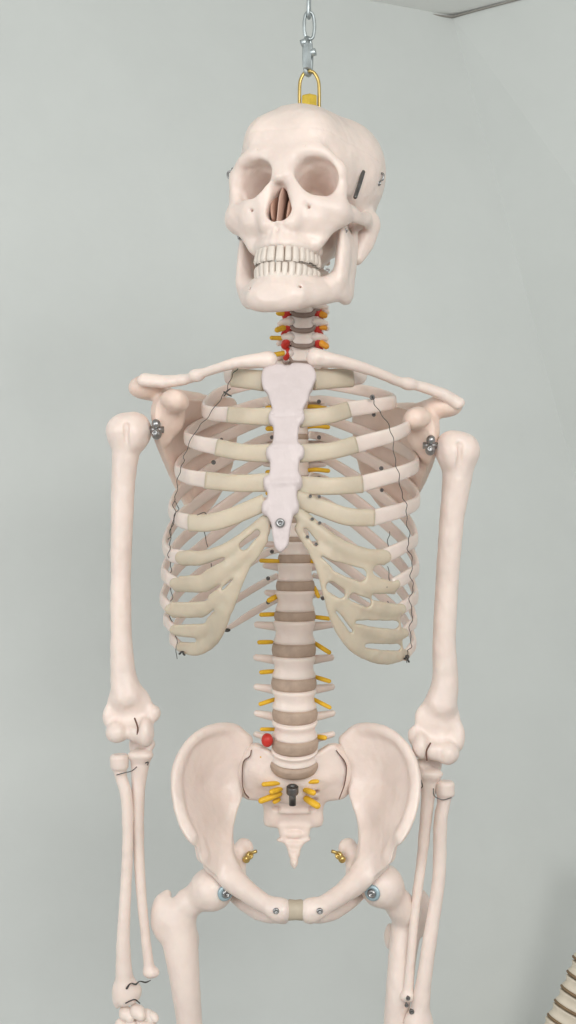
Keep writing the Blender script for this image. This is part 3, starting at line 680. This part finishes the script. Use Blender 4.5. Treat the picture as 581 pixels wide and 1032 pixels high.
wobj([(393, 536, -70), (391, 548, -70), (393, 562, -84)], twist=.5); wobj([(391, 571, -70), (393, 586, -72), (390, 592, -82)], twist=.5); wobj([(391, 606, -70), (393, 613, -70)], twist=.3)
wobj([(226, 395, -50), (229, 397, -52), (233, 399, -52)], twist=.2, r=.8); wobj([(226, 399, -52), (229.5, 394, -52), (232, 392, -52)], twist=.2, r=.7)
wobj([(181, 659, -42), (184, 657, -44), (186, 660, -44)], twist=.4, r=1.0); wobj([(408, 664, -40), (411, 661, -44), (412, 667, -42)], twist=.6, r=1.0)
for x, y, Y, r in ((375.5, 400.5, -50, 2.6), (377, 418, -30, 2.0), (384.5, 472, 20, 2.2), (385, 494, 10, 2.0), (223.5, 443, 40, 1.8), (215.5, 466, 50, 2.4), (205, 520, 40, 1.4)):
    obj('screw', screw(W(x, y, Y), r), DSTEEL, SK)
for x, y in ((313, 500), (322, 500.5), (322.5, 527), (315, 523), (310, 541), (319, 548.5)):
    obj('screw', screw(W(x, y, -109), 1.5, stem=2), DSTEEL, SK)

# ------------------------------------------------------------------ shoulder girdle
def build(lo_pts, pad, h, fn, sm=2):
    S = sdf_for(lo_pts, pad, h); fn(S); return S.mesh(sm)
def clav(pts, rr):
    P = WP(pts); S = sdf_for(P, 16, 1.0); S.cchain(P, rr, 2); S.ell(P[0], (rr[0] * .9, rr[0] * .9, rr[0] * .94), 4)
    S.chain([P[-3], P[-2], P[-1]], [rr[-3] * 1.15, rr[-2] * 1.3, rr[-1] * 1.35], 3, flat=(0, -.5, 1), ratio=.72)
    S.ell(P[-3] + (P[-4] - P[-3]) * .55, (7, 5.5, 5.6), 5)
    return S.mesh(2)
clL = obj('clavicle', clav([(271, 362.5, -66), (255, 363.5, -66), (235, 366.5, -60), (209, 374.5, -42), (186, 382.5, -22), (166, 384.5, -12), (147, 383, -8)], [7.6, 6.6, 5.2, 4.5, 5.2, 5.8, 6.2]), BONE, SK)
clR = obj('clavicle', clav([(318, 360, -68), (333, 362.5, -66), (352, 366.5, -60), (380, 375.5, -42), (402, 384.5, -24), (424, 389.5, -12), (446, 397, -4), (461, 406, 0)], [8.2, 7, 5.9, 5.0, 4.9, 4.9, 5.4, 5.8]), BONE, SK)
def scap(o, g, gl, cor, acr, spine, q):
    o3 = []
    G = np.array(g, float); gf = tps(G[:, :2], G[:, 2])
    for x, y in o: o3.append(W(x, y, float(gf(np.array(float(x)), np.array(float(y))))))
    S = sdf_for(o3 + WP(acr) + WP(cor) + [W(*gl)], 22, 1.25)
    tt = [(W(gl[0] + q * a, gl[1] + b, 20)[0], W(gl[0] + q * a, gl[1] + b, 20)[2], c) for a, b, c in ((4, -8, 9), (4, 12, 8), (14, -6, 8), (12, 20, 6), (22, 8, 4.5), (20, 50, 3.5), (36, 20, 2.2), (40, 90, 2.5), (70, 10, 2), (70, 60, 2))]
    S.slab([(p[0], p[2]) for p in o3], WP(g), tt, 0, rnd=1.8, smooth=5)
    S.ell(W(*gl), (9, 14, 18), 8)
    S.ell(W(gl[0] + q * 11, gl[1] - 4, gl[2] + 8), (13, 12, 18), 14)
    S.ell(W(cor[-1][0] - q * 2, cor[-1][1] + 2, cor[-1][2] + 8), (13, 9, 7), 6, M=roty(R(q * 18)))
    S.cchain(WP(cor), [11, 9, 7.5][:len(cor)], 14)
    S.cchain(WP(acr), [6, 9.5, 12.5, 10.5], 6, flat=(0, .35, 1), ratio=.82)
    S.ell(W((acr[2][0] + acr[3][0]) / 2 + q * 2, acr[2][1] - (3.5 if q > 0 else 0), 15), (17.5, 17, 11.5 if q > 0 else 10), 7, M=roty(R(q * 4)))
    S.cchain(WP(spine), [4, 5, 5], 6)
    S.cchain([W(gl[0] + q * 2, gl[1] + 18, gl[2] + 6)] + [p for p in o3[1:4]], [8, 6.5, 5.5, 5], 6)
    return S.mesh(2)
scL = obj('scapula', scap([(160, 410), (163, 445), (179, 485), (197, 520), (207, 520), (232, 480), (240, 430), (236, 402), (205, 404), (180, 404)],
    [(160, 425, 12), (163, 445, 22), (180, 485, 66), (200, 522, 98), (235, 480, 128), (238, 405, 122), (185, 405, 46), (200, 440, 92)], (163, 424, 10), [(168, 410, 14), (176, 405, -4), (178, 402, -20)],
    [(200, 403, 84), (174, 400, 48), (153, 393, 22), (141, 391.5, 8)], [(230, 410, 125), (205, 402, 92), (180, 398, 56)], 1), BONE_BOUNCE, SK)
scR = obj('scapula', scap([(434, 428), (433, 460), (424, 485), (409, 512), (396, 522), (368, 490), (356, 440), (360, 408), (392, 410), (415, 416)],
    [(436, 442, 12), (433, 462, 24), (422, 487, 62), (398, 520, 98), (362, 485, 128), (358, 410, 122), (408, 415, 46), (398, 445, 92)], (433, 440, 10), [(428, 426, 14), (421, 421, -4), (418, 421, -20)],
    [(394, 415, 84), (420, 414, 48), (441, 410, 22), (456, 408.5, 8)], [(366, 418, 125), (392, 411, 92), (416, 411, 56)], -1), BONE_BOUNCE, SK)
for par, px, py in ((scL, 157.5, 433), (scR, 434.5, 449)):
    obj('joint_bolt', join(ball(W(px, py - 5.5, -10), (4.6, 5, 5.2)), ball(W(px + (.6 if px < 300 else -.6), py + 4.5, -11), (5.2, 5.5, 5.6)), screw(W(px - 1, py + 3.5, -15), 3.2), lathe([(3.5, -8), (3.5, 8)], W(px, py, -4), (1, 0, 0), 10)), STEEL, par)

# ------------------------------------------------------------------ arms
def humerus(sh, head, tub, dist, q):
    pts = WP([p[:3] for p in sh]); S = sdf_for(pts + [W(*head), W(*tub)] + [W(*d[:3]) for d in dist], 24, 1.2)
    S.cchain(pts, [p[3] for p in sh], 2)
    S.ell(W(*head), (17, 21, 19.5), 8)
    S.ell(W(*tub), (12, 14, 13), 11)
    S.ell(W(tub[0] + q * 13, tub[1] + 6, tub[2] - 9), (7.5, 8, 13), 7)       # lesser tubercle
    a = W(tub[0] + q * 6.5, tub[1] - 4, tub[2] - 17); b = W(tub[0] + q * 7, tub[1] + 28, tub[2] - 15)
    S.chain([a, b], [2.4, 1.8], 4, sub=True)
    for (x, y, Y, rx, ry, rz) in dist: S.ell(W(x, y, Y), (rx, ry, rz), 6)
    return S
S = humerus([(128, 438, 0, 18), (127, 456, 0, 13.8), (124.5, 485, 0, 12), (123.5, 520, 0, 11.3), (122, 580, 0, 10.2), (122.5, 640, 0, 10.6), (124.5, 680, 0, 13), (128, 700, 0, 16)], (136, 434.5, 0), (121, 433, -2),
    [(131, 708, 2, 22, 9, 18), (155, 719, 2, 7.5, 8, 8.5), (110, 722, 2, 6.5, 8, 11), (118, 738, -8, 11.5, 12, 10.5), (137, 738, -6, 8, 11, 10), (147, 738, -8, 8.5, 13, 15), (131, 728, 2, 18, 8, 10)], 1)
S.ell(W(133, 722, -12), (8, 6, 8), 5, sub=True); S.chain([W(128.5, 728, -20), W(130, 752, -18)], 1.8, 3, sub=True)
huL = obj('humerus', S.mesh(2), BONE, SK)
S = humerus([(463, 459, 0, 18), (461.5, 478, 0, 15.2), (458, 505, 0, 13.2), (455, 530, 0, 12.2), (451, 585, 0, 11.6), (448, 645, 0, 11.6), (449, 685, 0, 13.2), (445, 708, 0, 16)], (456, 453, 0), (470, 452, -2),
    [(441, 724, 2, 23, 9, 20), (418, 741, 2, 7, 8, 9), (462, 742, 2, 7, 8, 15), (451, 759, -8, 12, 12, 11.5), (436, 756, -6, 8, 11, 10), (424, 752, -8, 8.5, 13, 13), (441, 746, 2, 18, 8, 11)], -1)
S.ell(W(439, 740, -12), (8, 6, 8), 5, sub=True); S.chain([W(444.5, 746, -20), W(443, 772, -18)], 1.8, 3, sub=True)
huR = obj('humerus', S.mesh(2), BONE, SK)
for par, a in ((huL, [(136, 724, -18), (139, 733, -19), (138.5, 741, -17)]), (huR, [(434, 749, -19), (430, 757, -19), (430.5, 766, -17)])):
    obj('joint_pin', sweep(WP(a), .85, seg=8), GROOVE, par)
def ulna(top, sh, rr, q, hd):
    P = WP(sh); S = sdf_for(P + [W(*top)], 24, 1.1)
    S.cchain(P, rr, 2)
    x, y, Y = top
    S.ell(W(x, y - 3, Y + 10), (12, 8, 15), 6)                          # olecranon
    S.ell(W(x, y + 7, Y - 7), (13, 9, 6), 5)                         # coronoid lip
    S.ell(W(x + q * 8, y - 4, Y), (7, 9, 6), 5)
    S.ell(W(x - q * 3, y - 6, Y - 10), (14, 10, 7), 4, sub=True)     # notch
    S.ell(W(*hd), (8.2, 8, 5.5), 4)
    return S.mesh(2)
ulL = obj('ulna', ulna((142, 754, 6), [(142, 766, 4), (140, 790, 4), (139.5, 830, 2), (141.5, 885, 0), (146.5, 940, -4), (151, 978, -6)], [10, 7.2, 6, 5.4, 4.7, 5.4], 1, (153, 980, -6)), BONE, SK)
ulR = obj('ulna', ulna((434, 773, 6), [(433, 784, 4), (431.5, 804, 4), (426, 860, 2), (419, 915, 0), (414.5, 965, -4), (411.5, 1000, -6)], [10, 7, 5.4, 4.8, 4.5, 5.4], -1, (411, 1004, -6)), BONE, SK)
def radius(sh, rr, hd, end, q):
    P = WP(sh); S = sdf_for(P + [W(*hd), W(*end)], 24, 1.1)
    S.cchain(P, rr, 2)
    S.chain([W(hd[0], hd[1] - 4, hd[2]), W(hd[0], hd[1] + 4, hd[2])], 9.6, 1.5, flat=(0, 0, 1), ratio=.6)
    S.ell(W(hd[0], hd[1] - 12, hd[2]), (7, 7, 4.5), 2, sub=True)
    S.ell(W(*end), (14.5, 9, 12), 6); S.ell(W(end[0] - q * 9, end[1] + 9, end[2]), (5, 6, 9), 4)
    S.ell(W(end[0] + q * 2, end[1] + 16, end[2]), (10, 8, 6), 3, sub=True)
    return S.mesh(2)
raL = obj('radius', radius([(120.5, 772, 0), (122.5, 784, -2), (128, 805, -4), (129, 850, -6), (126.5, 905, -8), (124.5, 950, -10), (125.5, 985, -10), (127, 1003, -10)], [7.2, 6, 6.2, 5.6, 5.8, 6.8, 9, 11.5], (120.5, 768, -1), (128.5, 999, -10), 1), BONE, SK)
raR = obj('radius', radius([(448.5, 800, 0), (447, 812, -2), (444, 830, -4), (442.5, 885, -6), (434.5, 940, -8), (428, 985, -10), (424, 1015, -10), (422, 1034, -10)], [7.8, 6.6, 7.0, 6.6, 7.0, 7.6, 9.5, 11.5], (449, 795, -1), (422, 1030, -10), -1), BONE, SK)
obj('elbow_wire', sweep(WP([(118, 781, -11), (125, 779, -14), (133, 777, -12), (138, 773, -8)]), .55, seg=6), DSTEEL, raL)
obj('elbow_wire', sweep(WP([(437, 795, -9), (438, 802, -12), (446, 806, -13), (455, 804, -11)]), .6, seg=6), DSTEEL, raR)
obj('elbow_wire', sweep(WP([(147, 769, -8), (149.5, 768, -8), (149, 771, -9)]), .6, seg=6), WIRE, ulL)
obj('elbow_wire', sweep(WP([(424.5, 786, -8), (426, 792, -9), (425, 794, -8)]), .6, seg=6), WIRE, ulR)
obj('wrist_wire', sweep(WP([(128, 996, -21), (132, 991, -21), (137, 992, -21), (141, 989, -18), (147, 990, -15), (152, 988, -14)]), [1.2, .5, 1.1, .5, .9, .4], seg=6), WIRE, raL)
obj('wrist_wire', sweep(WP([(127, 1011, -22), (132, 1008.5, -22), (136.5, 1007.5, -21), (141, 1011, -18)]), .65, seg=6), WIRE, raL)
for x, y, r in ((411.5, 1006, 2.2), (410, 1013, 2.0), (415, 1019.5, 2.6)):
    obj('screw', screw(W(x, y, -17), r), DSTEEL, ulR)
# hands: eight wrist bones and the five rays (mostly below the picture)
def hand(cx_, cy, q, par):
    hnd = None
    for i, (dx, dy, r) in enumerate(((-10, 2, 8), (1, 0, 8), (12, 4, 7), (17, 5, 5), (-14, 15, 8), (-5, 14, 6.5), (4, 15, 8.5), (14, 17, 8))):
        c = W(cx_ + q * dx, cy + dy, -8 - (i % 2) * 3)
        S = Sdf(c - 14, c + 14, 1.1); S.ell(c, (r, r * .8, r * .9), 0); S.ell(c + (r * .5, -r * .4, -r * .35), (r * .55, r * .6, r * .6), 3); S.ell(c + (-r * .4, r * .2, r * .5), r * .5, 3)
        o = obj('carpal_bone', S.mesh(1), BONE, par)
    for i, (dx, L) in enumerate(((-22, 42), (-12, 62), (-3, 60), (6, 54), (14, 50))):
        a = W(cx_ + q * (dx * .8), cy + 24 + (i == 0) * 2, -10); d = np.array([q * (dx + 2) * .011 * (2.4 if i == 0 else 1), -.06, -1.0]); d /= np.linalg.norm(d); p = a
        for j, s_ in enumerate((1, .62, .38, .27) if i else (1, .7, .5)):
            l = L * s_; b = p + d * l
            obj('metacarpal_bone' if j == 0 else 'finger_bone', sweep([p, p + d * l * .15, p + d * l * .5, p + d * l * .88, b], [6 - j, 4.6 - j * .7, 3.4 - j * .4, 4.6 - j * .6, 5.2 - j * .9], seg=12), BONE, par)
            p = b + d * 1.5; d = d + np.array([0, -.12, 0]); d /= np.linalg.norm(d)
hand(138, 1020, 1, SK); hand(412, 1048, -1, SK)

# ------------------------------------------------------------------ pelvis
def hip(m):
    """m maps the left-hand tracing to either side"""
    pt = lambda l: [m(*p) for p in l]
    outl = [(253, 747), (244, 736), (232, 731), (219, 731), (207, 734), (196, 742), (186, 754), (179, 768), (175.5, 784), (176, 803), (180, 820), (187, 836), (193, 845), (199, 852), (205, 866), (218, 878), (232, 888), (244, 893), (245, 880), (238, 866), (235, 846), (237, 826), (242, 810), (246, 795), (244, 782), (248, 768)]
    gp = [(250, 748, 42), (234, 731, 34), (208, 734, 12), (187, 752, -8), (177, 780, -28), (180, 820, -46), (192, 845, -56), (206, 866, -34), (225, 885, -14), (242, 812, 30), (246, 790, 44), (222, 780, 28), (205, 790, 12), (222, 825, 16), (195, 800, -14), (240, 868, -8), (232, 850, 4), (210, 840, -14)]
    G = np.array(gp, float)
    g2 = tps(G[:, :2], G[:, 2])
    o3 = [W(*pt([(x, y)])[0][:2], float(g2(np.array(float(x)), np.array(float(y))))) for x, y in outl]
    g3 = [W(*m(x, y), Y) for x, y, Y in gp]
    W3 = lambda x, y, Y: W(*m(x, y), Y)
    S = sdf_for(o3 + [W3(294, 925, -60), W3(240, 925, 40), W3(258, 850, 40)], 20, 1.2)
    tt = [(W3(x, y, 0)[0], W3(x, y, 0)[2], t) for x, y, t in ((215, 775, 2.4), (200, 790, 2.4), (225, 800, 3.2), (235, 745, 3.5), (210, 738, 3.5), (180, 780, 4), (186, 830, 5), (232, 840, 9), (225, 870, 10), (243, 800, 8), (248, 760, 6), (242, 885, 9), (200, 850, 7))]
    S.slab([(p[0], p[2]) for p in o3], g3, tt, 0, rnd=2.5, smooth=4)
    S.cchain([W3(250, 746, 42), W3(234, 734, 34), W3(212, 736, 12), W3(193, 748, -6), W3(181, 768, -22), W3(178, 790, -34), W3(181, 812, -44), W3(187, 830, -54), W3(193, 842, -58)], [4.4, 4.2, 3.8, 4.2, 4.6, 4.8, 4.8, 4.8, 4.6], 8)
    S.cchain([W3(201, 852, -42), W3(204, 862, -42)], [4.5, 6], 6)
    S.cchain([W3(219, 872, -12), W3(232, 884, -20), W3(250, 899, -38), (W3(268, 911, -54)), W3(284, 917, -60)], [14, 13.5, 10, 9, 10], 7)
    S.ell(W3(282, 917.5, -60), (11, 9, 10.8), 5)
    S.ell(W3(274, 916, -60), (7, 6, 6), 5)
    S.cchain([W3(285, 922, -54), W3(267, 921.5, -34), W3(250, 911, -6), W3(238, 894, 20), W3(236, 866, 34)], [8, 7.5, 9, 12.5, 12], 6)     # lower ramus
    S.ell(W3(246, 855, 36), (10, 7, 11), 6)
    S.ell(W3(225, 880, 14), (18, 22, 22), 8)
    S.ell(W3(213.5, 896, -6), 25.5, 1.5, sub=True)
    return S.mesh(2)
def mL(x, y, *r): return (x, y) + tuple(r)
def mR(x, y, *r): return (596.5 - x + (x < 215) * 0, y + 0.5) + tuple(r)
hpL = obj('hip_bone', hip(lambda x, y: (x, y)), BONE, SK)
hpR = obj('hip_bone', hip(lambda x, y: (596.8 - x, y)), BONE, SK)
sy = obj('pubic_symphysis', sweep(WP([(292, 917, -58), (298, 917, -60), (304, 917, -58)]), [9.6, 9.0, 9.6], [9.5, 9.0, 9.5], ref=lambda p: (0, -1, 0), seg=20, roundcap=False, expo=.85), SYMP, SK)
for par, x in ((hpL, 278.5), (hpR, 322.5)): obj('screw', screw(W(x, 918, -69.5), 3.0, stem=3), STEEL, par)
for par, x, q in ((hpL, 251.5, 1), (hpR, 342, -1)):
    obj('brass_screw', join(screw(W(x, 862, 24), 4.2, (q * .6, -1, .2)), ball(W(x - q * 3, 866, 24), (4, 3, 4)), lathe([(1.8, -4), (1.8, 8)], W(x + q * 1, 860, 24), (q * 1, -.6, .5), 10)), BRASS, par)
def sacrum():
    o = [(252, 754), (262, 750), (297, 768), (332, 750), (342, 754), (350, 772), (349, 790), (344, 804), (330, 807), (326, 815), (325, 831), (312, 834), (309, 842), (314, 845), (306, 850), (302, 860), (297, 876), (292, 862), (287, 850), (279, 846), (284, 842), (282, 834), (267, 831), (266, 815), (262, 807), (250, 804), (244, 790), (243, 772)]
    gp = [(252, 754, 34), (342, 754, 34), (297, 768, 22), (246, 790, 40), (349, 790, 40), (297, 792, 34), (267, 810, 52), (325, 810, 52), (297, 812, 52), (297, 832, 62), (268, 830, 58), (324, 830, 58), (297, 850, 58), (297, 875, 46)]
    G = np.array(gp, float); g2 = tps(G[:, :2], G[:, 2])
    o3 = [W(x, y, float(g2(np.array(float(x)), np.array(float(y))))) for x, y in o]
    S = sdf_for(o3, 24, 1.15)
    S.slab([(p[0], p[2]) for p in o3], WP(gp), 7, 0, rnd=4, smooth=3)
    S.ell(W(297, 794, 42), (24, 14, 10), 8, M=rotx(R(33)))
    for q in (-1, 1): S.cchain([W(297 + q * 44, 758, 42), W(297 + q * 52, 776, 44), W(297 + q * 49, 796, 46)], [8, 9, 7], 8)
    for q in (-1, 1):
        S.cchain([W(297 + q * 16, 786, 34), W(297 + q * 34, 775, 38), W(297 + q * 44, 770, 44)], [10, 11, 9], 8)
        for y, x, Y in ((797, 20, 38), (806, 19, 44), (815, 18, 50)): S.ell(W(297 + q * x, y, Y - 4), (4.5, 6, 3.2), 2.5, sub=True)
    for x, y, Y, r in ((297, 840.5, 58, 10.5), (297, 851, 57, 8.5), (296.8, 860.5, 54, 6.3), (296.6, 869, 50, 4.6)): S.ell(W(x, y, Y - 3), (r, 6, 4.9), 1.5)
    for q in (-1, 1): S.ell(W(297 + q * 22, 824, 54), (5, 5, 7), 5); S.ell(W(297 + q * 12, 838, 56), (4, 4, 6), 4)
    for y, Y in ((805, 38), (818, 46), (832, 55)): S.chain([W(284, y, Y), W(310, y, Y)], 2.2, 4)
    return S.mesh(2)
sc = obj('sacrum', sacrum(), BONE, SK)
obj('sacral_bolt', join(lathe([(5.8, -6), (6.2, -5), (6.2, 1.5), (5.6, 2.2), (3, 2.2), (3, .5)], W(295, 794.5, 12), (0, -.3, 1), 20), lathe([(3.2, -14), (3.6, -15), (3.6, 0)], W(295, 797, 13), (0, -.1, 1), 14)), DSTEEL, sc)
for a, b, r in (((281, 789, 24), (266, 790.5, 18), 2.4), ((283, 795, 26), (274, 798, 18), 2.8), ((282, 800, 28), (263.5, 807, 20), 3.2), ((281, 806, 32), (277, 808, 30), 2.4), ((312, 788, 24), (320, 787.5, 20), 2.2), ((308, 796, 26), (316, 799, 18), 3.0), ((309, 805, 28), (320, 812, 20), 3.6)):
    nerve(a, b, r, sc)
# dark seam where the hip bones meet the sacrum
for par, pts in ((hpL, [(253.5, 756), (252, 762), (246, 767), (244.5, 776), (244.5, 790), (247, 799), (251, 804)]), (hpR, [(339, 756), (342, 760), (348, 768), (349.5, 776), (347.5, 790), (344, 800), (342, 805)])):
    obj('joint_seam', sweep([W(x, y, 27 + (y - 756) * .0 + (abs(y - 780) < 12) * 2) for x, y in pts], .45, 3.0, ref=lambda p: (0, 1, 0), seg=8), GROOVE, par)

# ------------------------------------------------------------------ thigh bones
def femur(hd, neck, tro, sh, rr, q):
    P = WP(sh); S = sdf_for(P + [W(*hd), W(*tro)], 30, 1.3)
    S.ell(W(*hd), (22, 22, 21.5), 0)
    S.cchain(WP([hd] + neck), [16, 14.5, 16], 5)
    S.cchain(P, rr, 6)
    S.ell(W(*tro), (12, 15, 24), 8); S.chain([W(tro[0] + q * 8, tro[1] - 4, tro[2] + 6), W(tro[0] + q * 5, tro[1] - 24, tro[2] + 4)], [7, 3.2], 6)
    S.ell(W(tro[0] + q * 30, tro[1] + 24, tro[2] + 14), (7, 9, 14), 10)
    S.ell(W(tro[0] + q * 15, tro[1] - 16, tro[2] + 6), (6, 14, 9), 6, sub=True)
    a, b = P[-2], P[-1]
    S.ell(b + np.array([-20, 4, 6]), (19, 30, 22), 8); S.ell(b + np.array([20, 4, 6]), (19, 30, 22), 8)
    return S.mesh(2)
feL = obj('femur', femur((213.5, 896, -6), [(196, 906, -2), (182, 917, 2)], (164, 924, 4), [(180, 930, 2), (182.5, 955, 0), (185, 975, -2), (191, 1030, -4), (198, 1120, -6), (207, 1220, -4), (213, 1300, 0), (216, 1345, 2)], [18, 17.5, 16, 12.8, 12.5, 13, 17, 24], 1), BONE, SK)
feR = obj('femur', femur((385.5, 893, -6), [(398, 906, 4), (408, 918, 16)], (424, 920, 32), [(411, 930, 24), (407.5, 950, 18), (405, 972, 12), (399.5, 1030, 2), (394, 1120, -4), (387, 1220, -4), (382, 1300, 0), (380, 1345, 2)], [16, 15, 14, 12.5, 12.5, 13, 17, 24], -1), BONE, SK)
for par, x, y, q in ((feL, 227.5, 900, .5), (feR, 375.5, 900, -.45)):
    c = W(x, y, -25); ax = (q, -1, -.05)
    wa = obj('washer', lathe([(4, -3), (7.6, -2.5), (8.2, .2), (7.4, 1.6), (4.6, 1.8), (4.0, .6)], c, ax, 22), WASHER, par)
    obj('screw', screw(c + np.array(ax) * 1.0, 4.6, ax, 6), STEEL, wa)

# ================================================================== chain above the skull
CH = empty('hanging_chain', W(311, 74, -10), 'short zinc chain with quick link holding the skull hook from above', 'chain')
def link(c, hl, hw, r, ang, name='chain_link'):
    P = []
    for t in np.linspace(0, 2 * np.pi, 20, endpoint=False):
        z = hl * math.sin(t); x = hw * math.cos(t); x = math.copysign(abs(math.cos(t)) ** .7 * hw, math.cos(t))
        P.append(c + np.array([x * math.cos(ang), x * math.sin(ang), z]))
    return sweep(P, r, seg=10, n=2, closed=True)
ql = obj('quick_link', link(W(310.5, 57, -10), 18.5, 5.4, 2.2, R(50)), ZINC, CH)
a = W(311.5, 57, -12)
obj('link_sleeve', lathe([(3.2, -13), (4.4, -12), (4.6, 12), (3.2, 13)], W(310, 57, -14), (0.04, 0, 1), 6), ZINC, ql, smooth=False)
obj('link_nut', lathe([(2, -3), (3.8, -3), (3.8, 3), (2, 3)], W(306.5, 43, -14), (1, -.3, .3), 8), ZINC, ql); obj('link_nut', lathe([(2, -3), (3.8, -3), (3.8, 3), (2, 3)], W(315.5, 53, -14), (1, -.3, .2), 8), ZINC, ql)
y = 26
for i in range(9):
    obj('chain_link', link(W(312 - (i % 2) * .5, y, -10), 13.5, 5.2, 1.75, R(8 if i % 2 == 0 else 83)), ZINC, CH)
    y -= 21.5

# ================================================================== second spine at the right edge
S2 = empty('spine_model', W(548, 1090, 580), 'slanting beige spine model cut off by the lower right edge, close to the wall', 'spine model')
p0 = W(610, 934, 575); p1 = W(548, 1066, 560)
dirv = (p1 - p0) / np.linalg.norm(p1 - p0)
ups = -dirv; sx = np.cross(np.array([0, 1.0, 0]), ups); sx /= np.linalg.norm(sx); sy_ = np.cross(ups, sx); MM = np.stack([sx, sy_, ups], 1)
for i in range(-5, 15):
    t = (i + .2) / 9.2; c = p0 + (p1 - p0) * t + sx * (12 * math.sin(t * 2.4) - 3); wv = 52 + 11 * t; Lh = 16.5 + 2.5 * t
    b = vertebra_body((0, 0, 0), wv, wv * .8, Lh, 0, .9); ab = sweep([(0, wv * .36, 2), (0, wv * .6, -2), (0, wv * .95, -9)], [8, 6, 7], [9, 4, 3], ref=lambda p: (1, 0, 0), seg=10, n=4)
    vo = obj('vertebra', xf(join(b, ab), MM, c), OLDB, S2)
    obj('intervertebral_disc', xf(disc_body((0, 0, 0), wv * 1.02, wv * .82, 3.8, 0), MM, c + dirv * (Lh / 2 + 1.6)), OLDD, vo)

# ================================================================== the room corner behind
def quad(name, pts, m):
    v = np.array(pts); o = obj(name, (v, [tuple(range(len(v)))]), m, None, smooth=False); o['kind'] = 'structure'; return o
WALL = mat('wall_paint', (0.685, 0.712, 0.694), 0.68, noise=0.012, nscale=7.0, bump=0.14, bscale=40, spec=0.2)
WALL2 = mat('side_wall_paint', (0.685, 0.712, 0.692), 0.68, noise=0.012, nscale=7.0, bump=0.14, bscale=40, spec=0.2)
CEIL = mat('ceiling_paint', (0.88, 0.89, 0.87), 0.8, noise=0.012, nscale=3.0, spec=0.2)
LINE = mat('corner_joint', (0.36, 0.34, 0.31), 0.8, noise=0.1, nscale=20)
YC = 900.0
A = W(456, 16, YC)                                   # room corner under the ceiling
B = W(550, 368, YC - 20); Bd = B - A
Lw = W(-700, 16, 230.0); Lw[2] = A[2]
E = A + Bd * 3.6
# back wall: corner - left far - floor
fl = -ZC
quad('back_wall', [A, E, np.array([E[0] - 2200, Lw[1] - 330, E[2]]), np.array([Lw[0] - 900, Lw[1] - 330, A[2]])], WALL)
Rw = np.array([A[0] + 1000, A[1] - 700, A[2]])
quad('side_wall', [A, Rw, np.array([Rw[0] + 300, Rw[1], E[2]]), E], WALL2)
quad('ceiling', [A + (0, 0, 0), np.array([Lw[0] - 900, Lw[1] - 330, A[2]]), np.array([-2200, -3200, A[2]]), np.array([2200, -3200, A[2]]), Rw], CEIL)
quad('floor', [(-3500, -3500, fl), (3500, -3500, fl), (3500, 1500, fl), (-3500, 1500, fl)], mat('floor_vinyl', (0.42, 0.41, 0.38), 0.5, noise=0.03, nscale=2))
o = obj('ceiling_joint', join(sweep([A + (-300, -85, -3), A + (-70, -22, -3), A + (-22, -9, -4), A + (0, -5, -4)], [1.5, 2.5, 4, 5], 1.5, seg=8), sweep([A + (0, -5, -4), A + (30, -24, -3), A + (110, -80, -3)], [5, 3, 1.5], 1.5, seg=8)), LINE); o['kind'] = 'structure'

# ================================================================== camera, light
cam = bpy.data.cameras.new('camera'); co = bpy.data.objects.new('camera', cam); col.objects.link(co)
cam.sensor_fit = 'VERTICAL'; cam.sensor_height = 36.0; cam.lens = 36.0 * D / 1032.0
co.location = (0, -D / 1000, ZC / 1000); co.rotation_euler = (math.pi / 2, 0, 0)
cam.clip_start = 0.02; cam.clip_end = 60
scene.camera = co
def area(loc, target, sx_, sy2, power, color):
    l = bpy.data.lights.new('window_light', 'AREA'); l.shape = 'RECTANGLE'; l.size = sx_; l.size_y = sy2; l.energy = power; l.color = color
    o = bpy.data.objects.new('window_light', l); col.objects.link(o); o.location = loc
    d = Vector(target) - Vector(loc); o.rotation_euler = d.to_track_quat('-Z', 'Y').to_euler(); return o
area((0.55, -1.75, 2.08), (0, 0, 1.15), 1.9, 1.1, 44, (1.0, 0.985, 0.96))
area((-1.6, -1.9, 1.9), (0, 0, 1.3), 1.6, 1.8, 32, (0.98, 0.99, 1.0))
w = bpy.data.worlds.new('World'); scene.world = w; w.use_nodes = True
w.node_tree.nodes['Background'].inputs['Color'].default_value = (0.95, 0.98, 0.99, 1); w.node_tree.nodes['Background'].inputs['Strength'].default_value = 0.42
scene.view_settings.view_transform = 'Standard'; scene.view_settings.look = 'None'; scene.view_settings.exposure = 0
